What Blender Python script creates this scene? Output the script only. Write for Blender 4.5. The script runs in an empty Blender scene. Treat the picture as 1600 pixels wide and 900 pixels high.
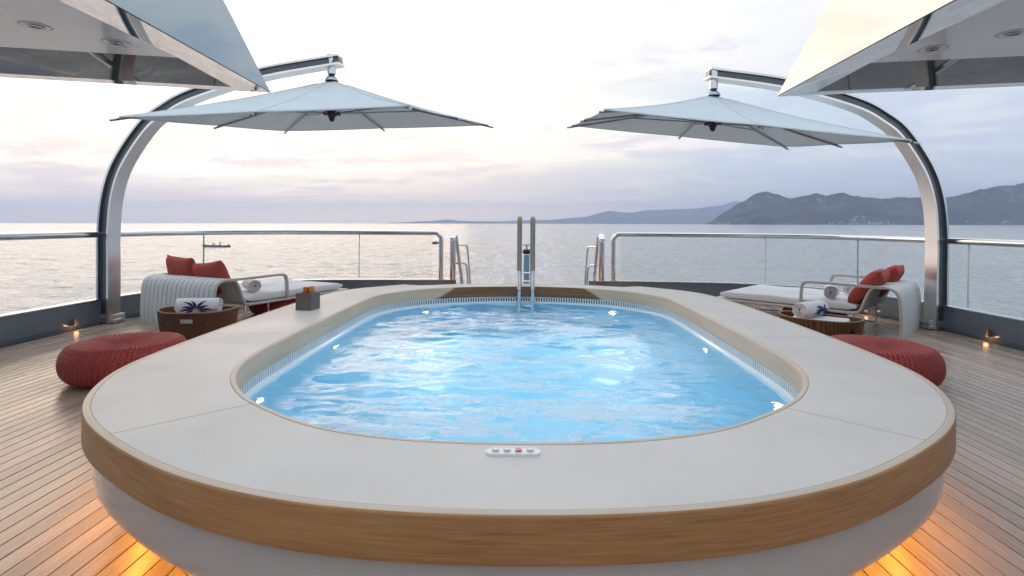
import bpy, math, random
from math import sin, cos, pi, radians, sqrt, atan2, floor
from mathutils import Vector, Matrix, noise
random.seed(7)
S = bpy.context.scene
C = S.collection
# ------------------------------------------------------------------ camera
EYE = Vector((0, 0, 1.25))
cam_d = bpy.data.cameras.new('camera'); cam = bpy.data.objects.new('camera', cam_d); C.objects.link(cam)
cam.location = EYE; cam.rotation_euler = (radians(90), radians(-0.09), 0)
cam_d.sensor_width = 36; cam_d.lens = 850/1600*36
cam_d.shift_x = -17/1600; cam_d.shift_y = -101/1600
cam_d.clip_start = 0.05; cam_d.clip_end = 120000
S.camera = cam
S.view_settings.view_transform = 'Standard'; S.view_settings.look = 'None'
S.view_settings.gamma = 1; S.view_settings.exposure = 1.5
# ------------------------------------------------------------------ sun
SUN_AZ, SUN_EL = radians(-36), radians(5)
sd = Vector((sin(SUN_AZ)*cos(SUN_EL), cos(SUN_AZ)*cos(SUN_EL), sin(SUN_EL)))
sl = bpy.data.lights.new('sun', 'SUN'); sl.energy = .5; sl.angle = radians(60); sl.color = (1, .72, .5)
so = bpy.data.objects.new('sun', sl); C.objects.link(so); so.rotation_euler = sd.to_track_quat('Z', 'Y').to_euler()
# ------------------------------------------------------------------ node helper
class NT:
    def __init__(s, tree): s.t = tree; s.n = tree.nodes; s.l = tree.links
    def node(s, typ, **kw):
        n = s.n.new(typ)
        for k, v in kw.items(): setattr(n, k, v)
        return n
    def put(s, sock, v):
        if isinstance(v, bpy.types.NodeSocket): s.l.new(v, sock)
        elif v is not None:
            if isinstance(v, (tuple, list)) and len(v) == 3 and sock.type == 'RGBA': v = (*v, 1)
            sock.default_value = v
    def math(s, op, a, b=None, c=None, clamp=False):
        n = s.node('ShaderNodeMath', operation=op); n.use_clamp = clamp
        s.put(n.inputs[0], a); s.put(n.inputs[1], b)
        if c is not None: s.put(n.inputs[2], c)
        return n.outputs[0]
    def vmath(s, op, a, b=None):
        n = s.node('ShaderNodeVectorMath', operation=op); s.put(n.inputs[0], a); s.put(n.inputs[1], b)
        return n.outputs['Value'] if op in ('DOT_PRODUCT', 'LENGTH') else n.outputs[0]
    def mix(s, f, a, b, typ='MIX'):
        n = s.node('ShaderNodeMix', data_type='RGBA', blend_type=typ)
        s.put(n.inputs[0], f); s.put(n.inputs[6], a); s.put(n.inputs[7], b); return n.outputs[2]
    def noise(s, vec, scale, detail=3, rough=.5, dist=0, dim='3D'):
        n = s.node('ShaderNodeTexNoise'); n.noise_dimensions = dim
        s.put(n.inputs['Vector'], vec); n.inputs['Scale'].default_value = scale
        n.inputs['Detail'].default_value = detail; n.inputs['Roughness'].default_value = rough
        n.inputs['Distortion'].default_value = dist
        return n.outputs['Fac']
    def ramp(s, f, stops, interp='LINEAR'):
        n = s.node('ShaderNodeValToRGB'); n.color_ramp.interpolation = interp
        e = n.color_ramp.elements
        while len(e) < len(stops): e.new(.5)
        for i, (p, c) in enumerate(stops):
            e[i].position = p; e[i].color = (*c, 1) if isinstance(c, (tuple, list)) else (c, c, c, 1)
        s.put(n.inputs[0], f); return n.outputs[0]
    def smooth(s, v, a, b):
        n = s.node('ShaderNodeMapRange', interpolation_type='SMOOTHSTEP')
        s.put(n.inputs[0], v); n.inputs[1].default_value = a; n.inputs[2].default_value = b
        return n.outputs[0]
    def scale(s, vec, sc, loc=(0, 0, 0), rot=(0, 0, 0)):
        n = s.node('ShaderNodeMapping'); s.put(n.inputs[0], vec)
        n.inputs['Scale'].default_value = sc; n.inputs['Location'].default_value = loc; n.inputs['Rotation'].default_value = rot
        return n.outputs[0]
    def sep(s, v):
        n = s.node('ShaderNodeSeparateXYZ'); s.put(n.inputs[0], v); return n.outputs
    def comb(s, x, y, z):
        n = s.node('ShaderNodeCombineXYZ'); s.put(n.inputs[0], x); s.put(n.inputs[1], y); s.put(n.inputs[2], z); return n.outputs[0]
    def bump(s, h, strength=.5, dist=.01, nrm=None):
        n = s.node('ShaderNodeBump'); n.inputs['Strength'].default_value = strength
        n.inputs['Distance'].default_value = dist; s.put(n.inputs['Height'], h)
        if nrm is not None: s.put(n.inputs['Normal'], nrm)
        return n.outputs[0]
    def coord(s, which='Object'): return s.node('ShaderNodeTexCoord').outputs[which]
# ------------------------------------------------------------------ sky
W = bpy.data.worlds.new('World'); S.world = W; W.use_nodes = True
w = NT(W.node_tree); w.n.clear()
out = w.node('ShaderNodeOutputWorld'); bg = w.node('ShaderNodeBackground'); bg.inputs[1].default_value = .1
sky = w.node('ShaderNodeTexSky', sky_type='NISHITA'); sky.sun_disc = False
sky.sun_elevation = SUN_EL; sky.sun_rotation = SUN_AZ; sky.air_density = 1.2; sky.dust_density = 1.5
d = w.coord('Generated'); dx, dy, dz = w.sep(d)
zc = w.math('MAXIMUM', dz, 0.0)
k = w.math('DIVIDE', 1.0, w.math('ADD', zc, .09))
uv = w.comb(w.math('MULTIPLY', dx, k), w.math('MULTIPLY', dy, k), w.math('MULTIPLY', zc, 1.5))
dots = w.vmath('DOT_PRODUCT', d, tuple(sd))
glow = w.smooth(dots, .45, .98)
halo = w.smooth(dots, .93, 1.0)
zen = w.smooth(dz, .30, .85)
n1 = w.noise(w.scale(uv, (.55, 1, 1), (3.3, 1.2, 0)), .55, 8, .58, .6)
n2 = w.noise(w.scale(uv, (.8, 1.2, 1), (7.1, 4.4, 2)), 2.1, 9, .62, .4)
n3 = w.noise(w.scale(d, (1, 1, 7)), 3.2, 6, .6, .5)          # low cloud banks near the horizon
hi = w.mix(glow, (3.85, 3.8, 3.78), (7.2, 5.9, 4.6))
hi = w.mix(halo, hi, (8, 6.9, 6.0))
blue = w.mix(.25, w.mix(glow, (2.9, 3.5, 4.1), (6.2, 5.4, 4.5)), w.vmath('MINIMUM', sky.outputs[0], (9.0, 7.0, 5.4)))
gray = w.mix(glow, (2.6, 2.85, 3.4), (5.4, 4.45, 3.75))
c = w.mix(w.smooth(n1, .40, .60), blue, hi)
c = w.mix(w.math('MULTIPLY', w.smooth(n2, .47, .60), .85), c, gray)
low = w.math('MULTIPLY', w.smooth(n3, .46, .62), w.math('SUBTRACT', 1.0, w.smooth(dz, .08, .26)))
c = w.mix(w.math('MULTIPLY', low, .6), c, gray)
hor = w.math('SUBTRACT', 1.0, w.smooth(dz, 0.0, .07))
c = w.mix(w.math('MULTIPLY', hor, .55), c, w.mix(glow, (4.8, 4.6, 4.8), (15, 11.2, 8.6)))
c = w.mix(w.math('MULTIPLY', zen, .75), c, (5.1, 5.55, 6.0))
w.l.new(c, bg.inputs[0]); w.l.new(bg.outputs[0], out.inputs[0])
# ------------------------------------------------------------------ materials
def mat(name, col=(.5, .5, .5), rough=.5, metal=0, fn=None, **kw):
    m = bpy.data.materials.new(name); m.use_nodes = True
    t = NT(m.node_tree); b = t.n['Principled BSDF']
    b.inputs['Base Color'].default_value = (*col, 1); b.inputs['Roughness'].default_value = rough
    b.inputs['Metallic'].default_value = metal
    for k_, v in kw.items(): b.inputs[k_.replace('_', ' ')].default_value = v
    if fn: fn(t, b)
    return m
def wear(col, amp=.12, scale=6, rough=None, bump=0, bscale=60):
    def fn(t, b):
        o = t.coord(); n = t.noise(o, scale, 5, .6)
        t.put(b.inputs['Base Color'], t.mix(n, tuple(max(0, c_*(1-amp)) for c_ in col), tuple(min(1, c_*(1+amp)) for c_ in col)))
        if rough: t.put(b.inputs['Roughness'], t.ramp(t.noise(o, scale*1.7, 4), [(.3, rough[0]), (.7, rough[1])]))
        if bump: t.put(b.inputs['Normal'], t.bump(t.noise(o, bscale, 3), bump, .002))
    return fn
def wood_uv(dark, light, su=1.6, sv=60, gloss=.42, wet=False, bands=0):
    def fn(t, b):
        uvn = t.coord('UV'); v1 = t.scale(uvn, (su, sv, 1))
        g = t.noise(v1, 1, 8, .62, .3); g2 = t.noise(t.scale(uvn, (su*4, sv*5, 1)), 1, 4, .6)
        f = t.math('ADD', t.math('MULTIPLY', g, .75), t.math('MULTIPLY', g2, .25))
        col = t.ramp(f, [(.26, dark), (.74, light)])
        blot = t.noise(t.scale(uvn, (1.2, 6, 1)), 1, 4)
        col = t.mix(t.math('MULTIPLY', t.smooth(blot, .35, .7), .3), col, (light[0]*1.15, light[1]*1.12, light[2]*1.1))
        if bands:
            u_, v_, _ = t.sep(uvn)
            fr = t.math('FRACT', t.math('MULTIPLY', v_, bands))
            ln = t.smooth(t.math('ABSOLUTE', t.math('SUBTRACT', fr, .5)), .46, .5)
            col = t.mix(t.math('MULTIPLY', ln, .35), col, dark)
        r = gloss
        if wet:
            x, y, z = t.sep(t.coord())
            edge = t.math('ADD', t.math('ABSOLUTE', t.math('ADD', x, .03)), t.math('MULTIPLY', t.noise(t.coord(), 5, 3), .12))
            edge = t.math('ADD', edge, t.math('MULTIPLY', t.math('SUBTRACT', z, .42), 1.7))
            m_ = t.math('MULTIPLY', t.math('SUBTRACT', 1.0, t.smooth(edge, .93, 1.0)), t.math('GREATER_THAN', y, 5))
            col = t.mix(m_, col, t.ramp(f, [(.35, (.13, .045, .015)), (.65, (.27, .11, .035))]))
            r = t.mix(m_, (gloss,)*3, (.12,)*3)
        t.put(b.inputs['Base Color'], col); t.put(b.inputs['Roughness'], r)
        t.put(b.inputs['Normal'], t.bump(f, .25, .001))
    return fn
def deck_fn(t, b):
    o = t.coord(); info = t.node('ShaderNodeObjectInfo')
    off = t.comb(t.math('MULTIPLY', info.outputs['Random'], 37.0), t.math('MULTIPLY', info.outputs['Random'], 91.0), 0.0)
    v = t.vmath('ADD', o, off)
    g = t.noise(t.scale(v, (90, 2.2, 20)), 1, 6, .6, .4); g2 = t.noise(t.scale(v, (6, .5, 1)), 1, 4)
    f = t.math('ADD', t.math('MULTIPLY', g, .6), t.math('MULTIPLY', g2, .4))
    col = t.ramp(f, [(.33, (.235, .18, .145)), (.68, (.44, .365, .31))])
    hue = t.ramp(info.outputs['Random'], [(0, (.78, .74, .72)), (.45, (1.0, .98, .97)), (1, (1.2, 1.12, 1.05))])
    col = t.mix(1.0, col, hue, 'MULTIPLY')
    t.put(b.inputs['Base Color'], col)
    t.put(b.inputs['Roughness'], t.ramp(g2, [(.3, .2), (.7, .36)]))
    t.put(b.inputs['Normal'], t.bump(g, .25, .001))
def canvas_fn(t, b):
    o = t.coord()
    x, y, z = t.sep(o)
    fold = t.noise(t.scale(o, (1.2, 1.2, 9)), 2.2, 4, .6, 1.2)
    t.put(b.inputs['Base Color'], t.mix(t.noise(o, 3, 4), (.62, .72, .78), (.70, .80, .86)))
    t.put(b.inputs['Normal'], t.bump(fold, .6, .05))
    tl = t.node('ShaderNodeBsdfTranslucent'); tl.inputs[0].default_value = (.80, .78, .74, 1)
    mx = t.node('ShaderNodeMixShader'); mx.inputs[0].default_value = .30; t.l.new(b.outputs[0], mx.inputs[1]); t.l.new(tl.outputs[0], mx.inputs[2])
    t.l.new(mx.outputs[0], t.n['Material Output'].inputs[0])
def weave_fn(col, sx, sy, amp=.5, d_=.003):
    def fn(t, b):
        uvn = t.coord('UV'); u_, v_, _ = t.sep(uvn)
        a = t.math('SINE', t.math('MULTIPLY', u_, sx)); bb = t.math('SINE', t.math('MULTIPLY', v_, sy))
        h = t.math('MULTIPLY', a, bb); h = t.math('ADD', t.math('MULTIPLY', h, .5), .5)
        n = t.noise(uvn, 30, 4)
        t.put(b.inputs['Base Color'], t.mix(t.math('MULTIPLY', t.math('ADD', h, n), .5), tuple(c_*.55 for c_ in col), tuple(min(1, c_*1.2) for c_ in col)))
        t.put(b.inputs['Normal'], t.bump(h, amp, d_))
    return fn
def terry_fn(t, b):
    o = t.coord(); n = t.noise(o, 260, 2)
    t.put(b.inputs['Base Color'], t.mix(t.noise(o, 14, 4), (.74, .75, .79), (.84, .84, .86)))
    t.put(b.inputs['Normal'], t.bump(n, .9, .004))
M = {}
M['chrome'] = mat('polished_steel', (.66, .68, .70), .12, 1, wear((.66, .68, .70), .05, 3, (.07, .16)))
M['satin'] = mat('satin_steel', (.62, .66, .69), .3, 1, wear((.55, .6, .64), .06, 4, (.22, .34)))
M['armside'] = mat('brushed_arm_steel', (.80, .78, .76), .34, 1, wear((.80, .78, .76), .04, 4, (.28, .4)))
M['bluesteel'] = mat('blue_steel_post', (.22, .42, .58), .35, .3, wear((.22, .42, .58), .06, 4))  # blue of the reflected sky is put into the steel's base colour
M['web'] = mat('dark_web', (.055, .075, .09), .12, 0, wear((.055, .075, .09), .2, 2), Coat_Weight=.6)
M['teak_deck'] = mat('teak_planks', fn=deck_fn)
M['teak_rim'] = mat('teak_rim', fn=wood_uv((.25, .11, .038), (.60, .33, .14), 4.5, 120, .42, bands=0))
M['teak_in'] = mat('teak_coaming', fn=wood_uv((.43, .31, .21), (.66, .50, .36), 1.5, 46, .5, wet=True))
M['teak_light'] = mat('teak_edge', fn=wood_uv((.40, .33, .26), (.60, .52, .43), 5, 300, .5))
M['caulk'] = mat('black_caulk', (.012, .012, .013), .6, 0, wear((.013, .012, .012), .3, 9))
def ledge_fn(t, b):
    o = t.coord(); n = t.noise(o, 2.2, 5, .6); f = t.noise(o, 420, 2)
    t.put(b.inputs['Base Color'], t.mix(t.math('ADD', t.math('MULTIPLY', n, .7), t.math('MULTIPLY', f, .3)), (.46, .45, .435), (.67, .655, .63)))
    sm_ = t.noise(t.scale(o, (1, 1, 1), (2, 8, 1)), .9, 6, .65, .8)
    t.put(b.inputs['Roughness'], t.ramp(sm_, [(.35, .36), (.65, .62)]))
    t.put(b.inputs['Normal'], t.bump(f, .55, .0025))
M['ledge'] = mat('ledge_panels', fn=ledge_fn)
M['gel'] = mat('white_gelcoat', (.56, .55, .54), .06, 0, wear((.56, .55, .54), .03, 3, (.04, .09)), Coat_Weight=.5)
M['grille'] = mat('white_grille', (.78, .8, .82), .3, 0, wear((.78, .8, .82), .05, 9))
M['dark'] = mat('dark_channel', (.012, .016, .025), .5)
M['basin'] = mat('pool_basin', (.19, .52, .68), .4, 0, wear((.18, .51, .68), .05, 2))
M['bulwark'] = mat('grey_blue_paint', (.15, .19, .225), .12, 0, wear((.15, .19, .225), .06, 2, (.1, .16)), Coat_Weight=.7)
M['ceiling'] = mat('ceiling_gloss', (.62, .61, .63), .22, 0, wear((.62, .61, .63), .03, 1.5, (.18, .28)), Coat_Weight=.4)
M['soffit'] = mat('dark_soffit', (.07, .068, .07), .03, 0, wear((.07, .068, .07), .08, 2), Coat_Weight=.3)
M['fascia'] = mat('mirror_fascia', (.34, .41, .45), .04, 1, wear((.34, .41, .45), .03, 1.2, (.03, .06)))
M['strip'] = mat('mirror_strip', (.70, .69, .66), .05, 1, wear((.7, .68, .66), .03, 1.2, (.03, .06)))
M['canvas'] = mat('canopy_canvas', fn=canvas_fn, rough=.85)
M['ribs'] = mat('rib_metal', (.30, .32, .33), .35, 1, wear((.3, .32, .33), .08, 8))
M['black'] = mat('black_plastic', (.018, .019, .022), .4, 0, wear((.018, .019, .022), .2, 12))
M['strapw'] = mat('white_woven_strap', rough=.55, fn=weave_fn((.66, .70, .72), 520, 520, .5, .002))
M['tube'] = mat('sand_coated_tube', (.48, .46, .43), .45, 0, wear((.48, .46, .43), .06, 10, bump=.2))
M['mattress'] = mat('mattress_fabric', (.74, .75, .76), .85, 0, wear((.72, .74, .76), .05, 4, bump=.3, bscale=200))
def cush_fn(t, b):
    o = t.coord()
    t.put(b.inputs['Base Color'], t.mix(t.noise(o, 9, 5), (.34, .052, .042), (.44, .082, .064)))
    t.put(b.inputs['Normal'], t.bump(t.math('ADD', t.noise(o, 220, 2), t.math('MULTIPLY', t.noise(o, 9, 3), 2)), .5, .004))
M['cushion'] = mat('red_cushion', rough=.9, fn=cush_fn)
def rope_fn(t, b):
    o = t.coord(); n = t.noise(o, 25, 4)
    t.put(b.inputs['Base Color'], t.mix(n, (.25, .03, .03), (.42, .065, .058)))
    t.put(b.inputs['Normal'], t.bump(t.noise(o, 180, 2), .4, .002))
M['rope'] = mat('red_rope', rough=.6, fn=rope_fn)
M['redcore'] = mat('dark_red_core', (.07, .01, .01), .8)
M['rattan'] = mat('brown_rattan', rough=.5, fn=weave_fn((.115, .05, .022), 300, 360, .7, .003))
M['rattan_rim'] = mat('rattan_rim', (.33, .21, .13), .5, 0, wear((.33, .21, .13), .15, 30))
M['terry'] = mat('white_terry', rough=.95, fn=terry_fn)
M['navy'] = mat('navy_print', (.012, .032, .13), .85, 0, wear((.012, .032, .13), .2, 40))
M['leather'] = mat('grey_leather', (.27, .235, .195), .6, 0, wear((.27, .235, .195), .08, 20, bump=.3, bscale=150))
M['stone'] = mat('dark_bronze_box', (.15, .135, .13), .35, .3, wear((.15, .135, .13), .12, 18, (.25, .45)))
M['amber'] = mat('amber_glass', (.85, .38, .06), .05, 0, Transmission_Weight=.7, IOR=1.45)
M['snack'] = mat('snack', (.62, .42, .2), .7, 0, wear((.62, .42, .2), .35, 60))
M['copper'] = mat('copper_hood', (.55, .28, .17), .3, 1, wear((.55, .28, .17), .1, 30))
M['buttonw'] = mat('white_plastic', (.75, .76, .76), .3, 0, wear((.75, .76, .76), .03, 20))
M['buttonr'] = mat('pink_button', (.62, .25, .23), .35, 0, wear((.62, .25, .23), .03, 20))
M['wallgl'] = mat('deckhouse_glass', (.02, .025, .03), .05, 0, wear((.02, .025, .03), .1, 1), Coat_Weight=.5)
M['whitep'] = mat('white_paint', (.7, .7, .7), .25, 0, wear((.7, .7, .7), .03, 2))
def glass_fn(t, b):
    t.n.remove(b); o_ = t.n['Material Output']
    tr = t.node('ShaderNodeBsdfTransparent'); tr.inputs[0].default_value = (.95, .965, .965, 1)
    gl = t.node('ShaderNodeBsdfGlossy'); gl.inputs['Roughness'].default_value = .01
    geo = t.node('ShaderNodeNewGeometry')
    ci_ = t.math('SUBTRACT', 1.0, t.math('ABSOLUTE', t.vmath('DOT_PRODUCT', geo.outputs['Normal'], geo.outputs['Incoming'])))
    fres = t.math('ADD', .03, t.math('MULTIPLY', t.math('POWER', ci_, 5.0), .9))
    mx = t.node('ShaderNodeMixShader'); t.put(mx.inputs[0], t.math('MULTIPLY', fres, .45)); t.l.new(tr.outputs[0], mx.inputs[1]); t.l.new(gl.outputs[0], mx.inputs[2])
    t.l.new(mx.outputs[0], o_.inputs[0])
M['glass'] = mat('clear_glass', fn=glass_fn)
def emis(name, col, st):
    m = bpy.data.materials.new(name); m.use_nodes = True; t = NT(m.node_tree); t.n.remove(t.n['Principled BSDF'])
    e = t.node('ShaderNodeEmission'); e.inputs[0].default_value = (*col, 1); e.inputs[1].default_value = st
    t.l.new(e.outputs[0], t.n['Material Output'].inputs[0]); return m
M['led'] = emis('warm_led', (1, .40, .05), 7.5)
M['uw'] = emis('underwater_lamp', (.9, .9, 1), 2.5)
M['bulb'] = emis('copper_lamp_bulb', (1, .5, .22), 3)
# ------------------------------------------------------------------ mesh builder
class MB:
    def __init__(s): s.v = []; s.f = []; s.uv = []
    def add(s, vs, fs, uvs=None):
        o = len(s.v); s.v += [tuple(p) for p in vs]
        for i, f in enumerate(fs):
            s.f.append(tuple(o+j for j in f)); s.uv.append([uvs[j] for j in f] if uvs else [(0, 0)]*len(f))
        return s
    def box(s, c, size, rz=0, bev=0):
        hx, hy, hz = (a/2 for a in size); c = Vector(c)
        vs = []
        ca, sa = cos(rz), sin(rz)
        if bev <= 0:
            for z in (-hz, hz):
                for x, y in ((-hx, -hy), (hx, -hy), (hx, hy), (-hx, hy)): vs.append((c.x+x*ca-y*sa, c.y+x*sa+y*ca, c.z+z))
            return s.add(vs, [(0, 3, 2, 1), (4, 5, 6, 7), (0, 1, 5, 4), (1, 2, 6, 5), (2, 3, 7, 6), (3, 0, 4, 7)])
        def ring(h, ins):
            r = []
            X, Y = hx-ins, hy-ins; b_ = bev
            for x, y in ((-X+b_, -Y), (X-b_, -Y), (X, -Y+b_), (X, Y-b_), (X-b_, Y), (-X+b_, Y), (-X, Y-b_), (-X, -Y+b_)):
                r.append((c.x+x*ca-y*sa, c.y+x*sa+y*ca, c.z+h))
            return r
        rs = [ring(-hz, bev), ring(-hz+bev, 0), ring(hz-bev, 0), ring(hz, bev)]
        for r in rs: vs += r
        fs = [tuple(range(7, -1, -1)), tuple(range(24, 32))]
        for k_ in range(3):
            for i in range(8):
                j = (i+1) % 8; fs.append((k_*8+i, k_*8+j, k_*8+8+j, k_*8+8+i))
        return s.add(vs, fs)
    def loft(s, rings, closed=True, caps=True, loop=False, us=None, vs_=None):
        n = len(rings[0]); m = len(rings); V = [p for r in rings for p in r]; F = []
        o = len(s.v); s.v += [tuple(p) for p in V]
        R = m if loop else m-1; N = n if closed else n-1
        TL = 0
        if us is None:
            us = [0]
            for i in range(1, m+1): us.append(us[-1]+(Vector(rings[i % m][0])-Vector(rings[i-1][0])).length)
        TL = us[-1] if loop else 0
        if vs_ is None:
            vs_ = [0]
            for i in range(1, n+1): vs_.append(vs_[-1]+(Vector(rings[0][i % n])-Vector(rings[0][i-1])).length)
        for i in range(R):
            for j in range(N):
                a, b = i, (i+1) % m; c_, d_ = j, (j+1) % n; so_ = TL if (loop and i >= m//2) else 0
                s.f.append((o+a*n+c_, o+b*n+c_, o+b*n+d_, o+a*n+d_))
                s.uv.append([(us[i]-so_, vs_[j]), (us[i+1]-so_, vs_[j]), (us[i+1]-so_, vs_[j+1]), (us[i]-so_, vs_[j+1])])
        if caps and closed and not loop:
            s.f.append(tuple(o+j for j in range(n))); s.uv.append([(0, 0)]*n)
            s.f.append(tuple(o+(m-1)*n+j for j in range(n-1, -1, -1))); s.uv.append([(0, 0)]*n)
        return s
    def tube(s, pts, r, seg=12, caps=True, loop=False):
        pts = [Vector(p) for p in pts]; n = len(pts); rings = []
        up = None
        for i, p in enumerate(pts):
            if loop: t = pts[(i+1) % n]-pts[i-1]
            else: t = pts[min(i+1, n-1)]-pts[max(i-1, 0)]
            t.normalize()
            if up is None: up = Vector((0, 0, 1)) if abs(t.z) < .9 else Vector((0, 1, 0))
            a = t.cross(up)
            if a.length < 1e-4: a = t.cross(Vector((1, 0, 0)))
            a.normalize(); b = a.cross(t).normalized(); up = b
            rr = r[i] if isinstance(r, (list, tuple)) else r
            rings.append([p+a*cos(2*pi*k_/seg)*rr+b*sin(2*pi*k_/seg)*rr for k_ in range(seg)])
        return s.loft(rings, True, caps, loop)
    def lathe(s, prof, c=(0, 0, 0), seg=32, sx=1, sy=1):
        c = Vector(c)
        rings = [[(c.x+r*cos(2*pi*k_/seg)*sx, c.y+r*sin(2*pi*k_/seg)*sy, c.z+z) for r, z in prof] for k_ in range(seg)]
        return s.loft(rings, False, False, True)
    def sphere(s, c, r, sc=(1, 1, 1), seg=16, rg=10):
        c = Vector(c); rings = []
        for k_ in range(seg):
            a = 2*pi*k_/seg
            rings.append([(c.x+r*sc[0]*sin(pi*j/rg)*cos(a), c.y+r*sc[1]*sin(pi*j/rg)*sin(a), c.z+r*sc[2]*cos(pi*j/rg)) for j in range(rg+1)])
        return s.loft(rings, False, False, True)
    def mesh(s, name, m, smooth=True, angle=38):
        me = bpy.data.meshes.new(name); me.from_pydata(s.v, [], s.f)
        ul = me.uv_layers.new(name='UVMap')
        flat = [c_ for f in s.uv for p in f for c_ in p]
        ul.data.foreach_set('uv', flat)
        me.validate(clean_customdata=False)
        import bmesh
        bm = bmesh.new(); bm.from_mesh(me); bmesh.ops.remove_doubles(bm, verts=bm.verts, dist=1e-6)
        bmesh.ops.recalc_face_normals(bm, faces=bm.faces); bm.to_mesh(me); bm.free()
        if m: me.materials.append(m)
        if smooth:
            for p in me.polygons: p.use_smooth = True
            me.set_sharp_from_angle(angle=radians(angle))
        return me
    def build(s, name, m, parent=None, smooth=True, angle=38, kind=None, label=None):
        o = bpy.data.objects.new(name, s.mesh(name, m, smooth, angle)); C.objects.link(o)
        if parent: o.parent = parent
        if kind: o['kind'] = kind
        if label: o['label'] = label
        return o
def thing(name, label, cat, loc=(0, 0, 0), rz=0, group=None):
    o = bpy.data.objects.new(name, None); C.objects.link(o); o.location = loc; o.rotation_euler = (0, 0, rz)
    o.empty_display_size = .2
    o['label'] = label; o['category'] = cat
    if group: o['group'] = group
    return o
def tag(o, label, cat, group=None):
    o['label'] = label; o['category'] = cat
    if group: o['group'] = group
    return o
def copy_tree(o, parent=None):
    c_ = o.copy(); C.objects.link(c_); c_.parent = parent
    for ch in list(o.children): copy_tree(ch, c_)
    return c_
def cat_rom(P, n=8, closed=False, lin=()):
    P = [Vector(p) for p in P]; out_ = []; m = len(P)
    for i in range(m if closed else m-1):
        p1, p2 = P[i], P[(i+1) % m]
        p0 = P[i-1] if (closed or i > 0) else p1*2-p2
        p3 = P[(i+2) % m] if (closed or i < m-2) else p2*2-p1
        for k_ in range(n):
            t = k_/n
            if i in lin: out_.append(p1.lerp(p2, t)); continue
            out_.append(.5*((2*p1)+(p2-p0)*t+(2*p0-5*p1+4*p2-p3)*t*t+(3*p1-p0-3*p2+p3)*t**3))
    if not closed: out_.append(P[-1])
    return out_
Z = lambda below: 1.25-below      # metres below the eye -> height above the deck
SETTING = []                      # sea-frame objects (level); everything else heels with the yacht
# ------------------------------------------------------------------ pool outline
CXP = -.01
OUT = [(0, 1.335), (.33, 1.352), (.62, 1.398), (.88, 1.495), (1.10, 1.60), (1.43, 1.835), (1.56, 1.955), (1.69, 2.09), (1.82, 2.29), (1.92, 2.53), (1.99, 2.77), (2.02, 3.4), (2.025, 4.4), (2.0, 5.2), (1.93, 5.6), (1.75, 5.97), (1.37, 6.33), (1.17, 6.25), (.68, 6.43), (0, 6.5)]
INN = [(0, 1.79), (.27, 1.80), (.5, 1.84), (.72, 1.915), (.88, 2.02), (1.08, 2.18), (1.17, 2.27), (1.31, 2.46), (1.39, 2.64), (1.44, 2.82), (1.463, 3.02), (1.47, 3.4), (1.475, 4.4), (1.465, 5.15), (1.435, 5.37), (1.30, 5.67), (1.08, 5.90), (.93, 5.99), (.6, 6.14), (0, 6.24)]
INN = [(x-.02*min(1, x/.9), y) for x, y in INN]
def full(half):
    right = [(CXP+x, y, 0) for x, y in half]; left = [(CXP-x, y, 0) for x, y in half[-2:0:-1]]
    return right+left
NS = 10
NH = len(OUT)-1
lin_ids = (15, 16, 2*NH-16, 2*NH-17)
oc = cat_rom(full(OUT), NS, True, lin_ids); ic = cat_rom(full(INN), NS, True)
_lock = set(range(NS*14, NS*18+1))|set(range(NS*(2*NH-18), NS*(2*NH-14)+1))
for _ in range(70):
    oc = [p if i in _lock else (oc[i-1]+p*2+oc[(i+1) % len(oc)])/4 for i, p in enumerate(oc)]
    ic = [(ic[i-1]+p*2+ic[(i+1) % len(ic)])/4 for i, p in enumerate(ic)]
NC = len(oc)
def normals(c_):
    r = []
    for i in range(len(c_)):
        t = (c_[(i+2) % len(c_)]-c_[i-2]).normalized(); r.append(Vector((-t.y, t.x, 0)))
    return r
on = normals(oc); inn = normals(ic)      # both point inward (counter-clockwise outlines)
def inward(c_, n_, dist): return [c_[i]+n_[i]*dist for i in range(len(c_))]
pool = thing('swimming_pool', 'oval raised deck pool with grey ledge, teak rim and glowing blue water', 'pool', (0, 0, 0))
LW = [min(1, ((oc[i]-ic[i]).length-.05)/.42) for i in range(NC)]     # how much of the ledge width is there to tuck under
def swept(c_, n_, prof, name, m, lim=False, **kw):
    rings = [[c_[i]+n_[i]*(p*LW[i] if lim else p)+Vector((0, 0, z)) for p, z in prof] for i in range(len(c_))]
    b = MB(); b.loft(rings, False, False, True); return b.build(name, m, pool, **kw)
T0 = Z(.72)
# ledge panels with recessed joints
joints = sorted(NS*j for j in (5, 11, 14, 16, NH-0, 2*NH-16, 2*NH-14, 2*NH-11, 2*NH-5))
for a, b_ in zip(joints, joints[1:]+[joints[0]+NC]):
    rings = []
    ga = .0022
    L = b_-a
    for q in range(L+1):
        i = (a+q) % NC
        A = oc[i]+on[i]*.0265; B = ic[i]-inn[i]*.024
        if q in (0, L):
            j = (a+1 if q == 0 else b_-1) % NC
            A = A+(oc[j]+on[j]*.0265-A).normalized()*ga; B = B+(ic[j]-inn[j]*.024-B).normalized()*ga
        e = (B-A).normalized()*.003
        rings.append([A+Vector((0, 0, T0-.03)), A+Vector((0, 0, T0-.003)), A+e+Vector((0, 0, T0)), B-e+Vector((0, 0, T0)), B+Vector((0, 0, T0-.003)), B+Vector((0, 0, T0-.03))])
    m = MB(); m.loft(rings, True, True); m.build('ledge_panel', M['ledge'], pool)
BB = .849
swept(oc, on, [(.05, T0-.004), (.0262, T0-.004), (.0262, T0-.0005), (.024, T0+.0012), (.006, T0), (.0035, T0-.0012)], 'rim_edge_strip', M['teak_light'])
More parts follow.
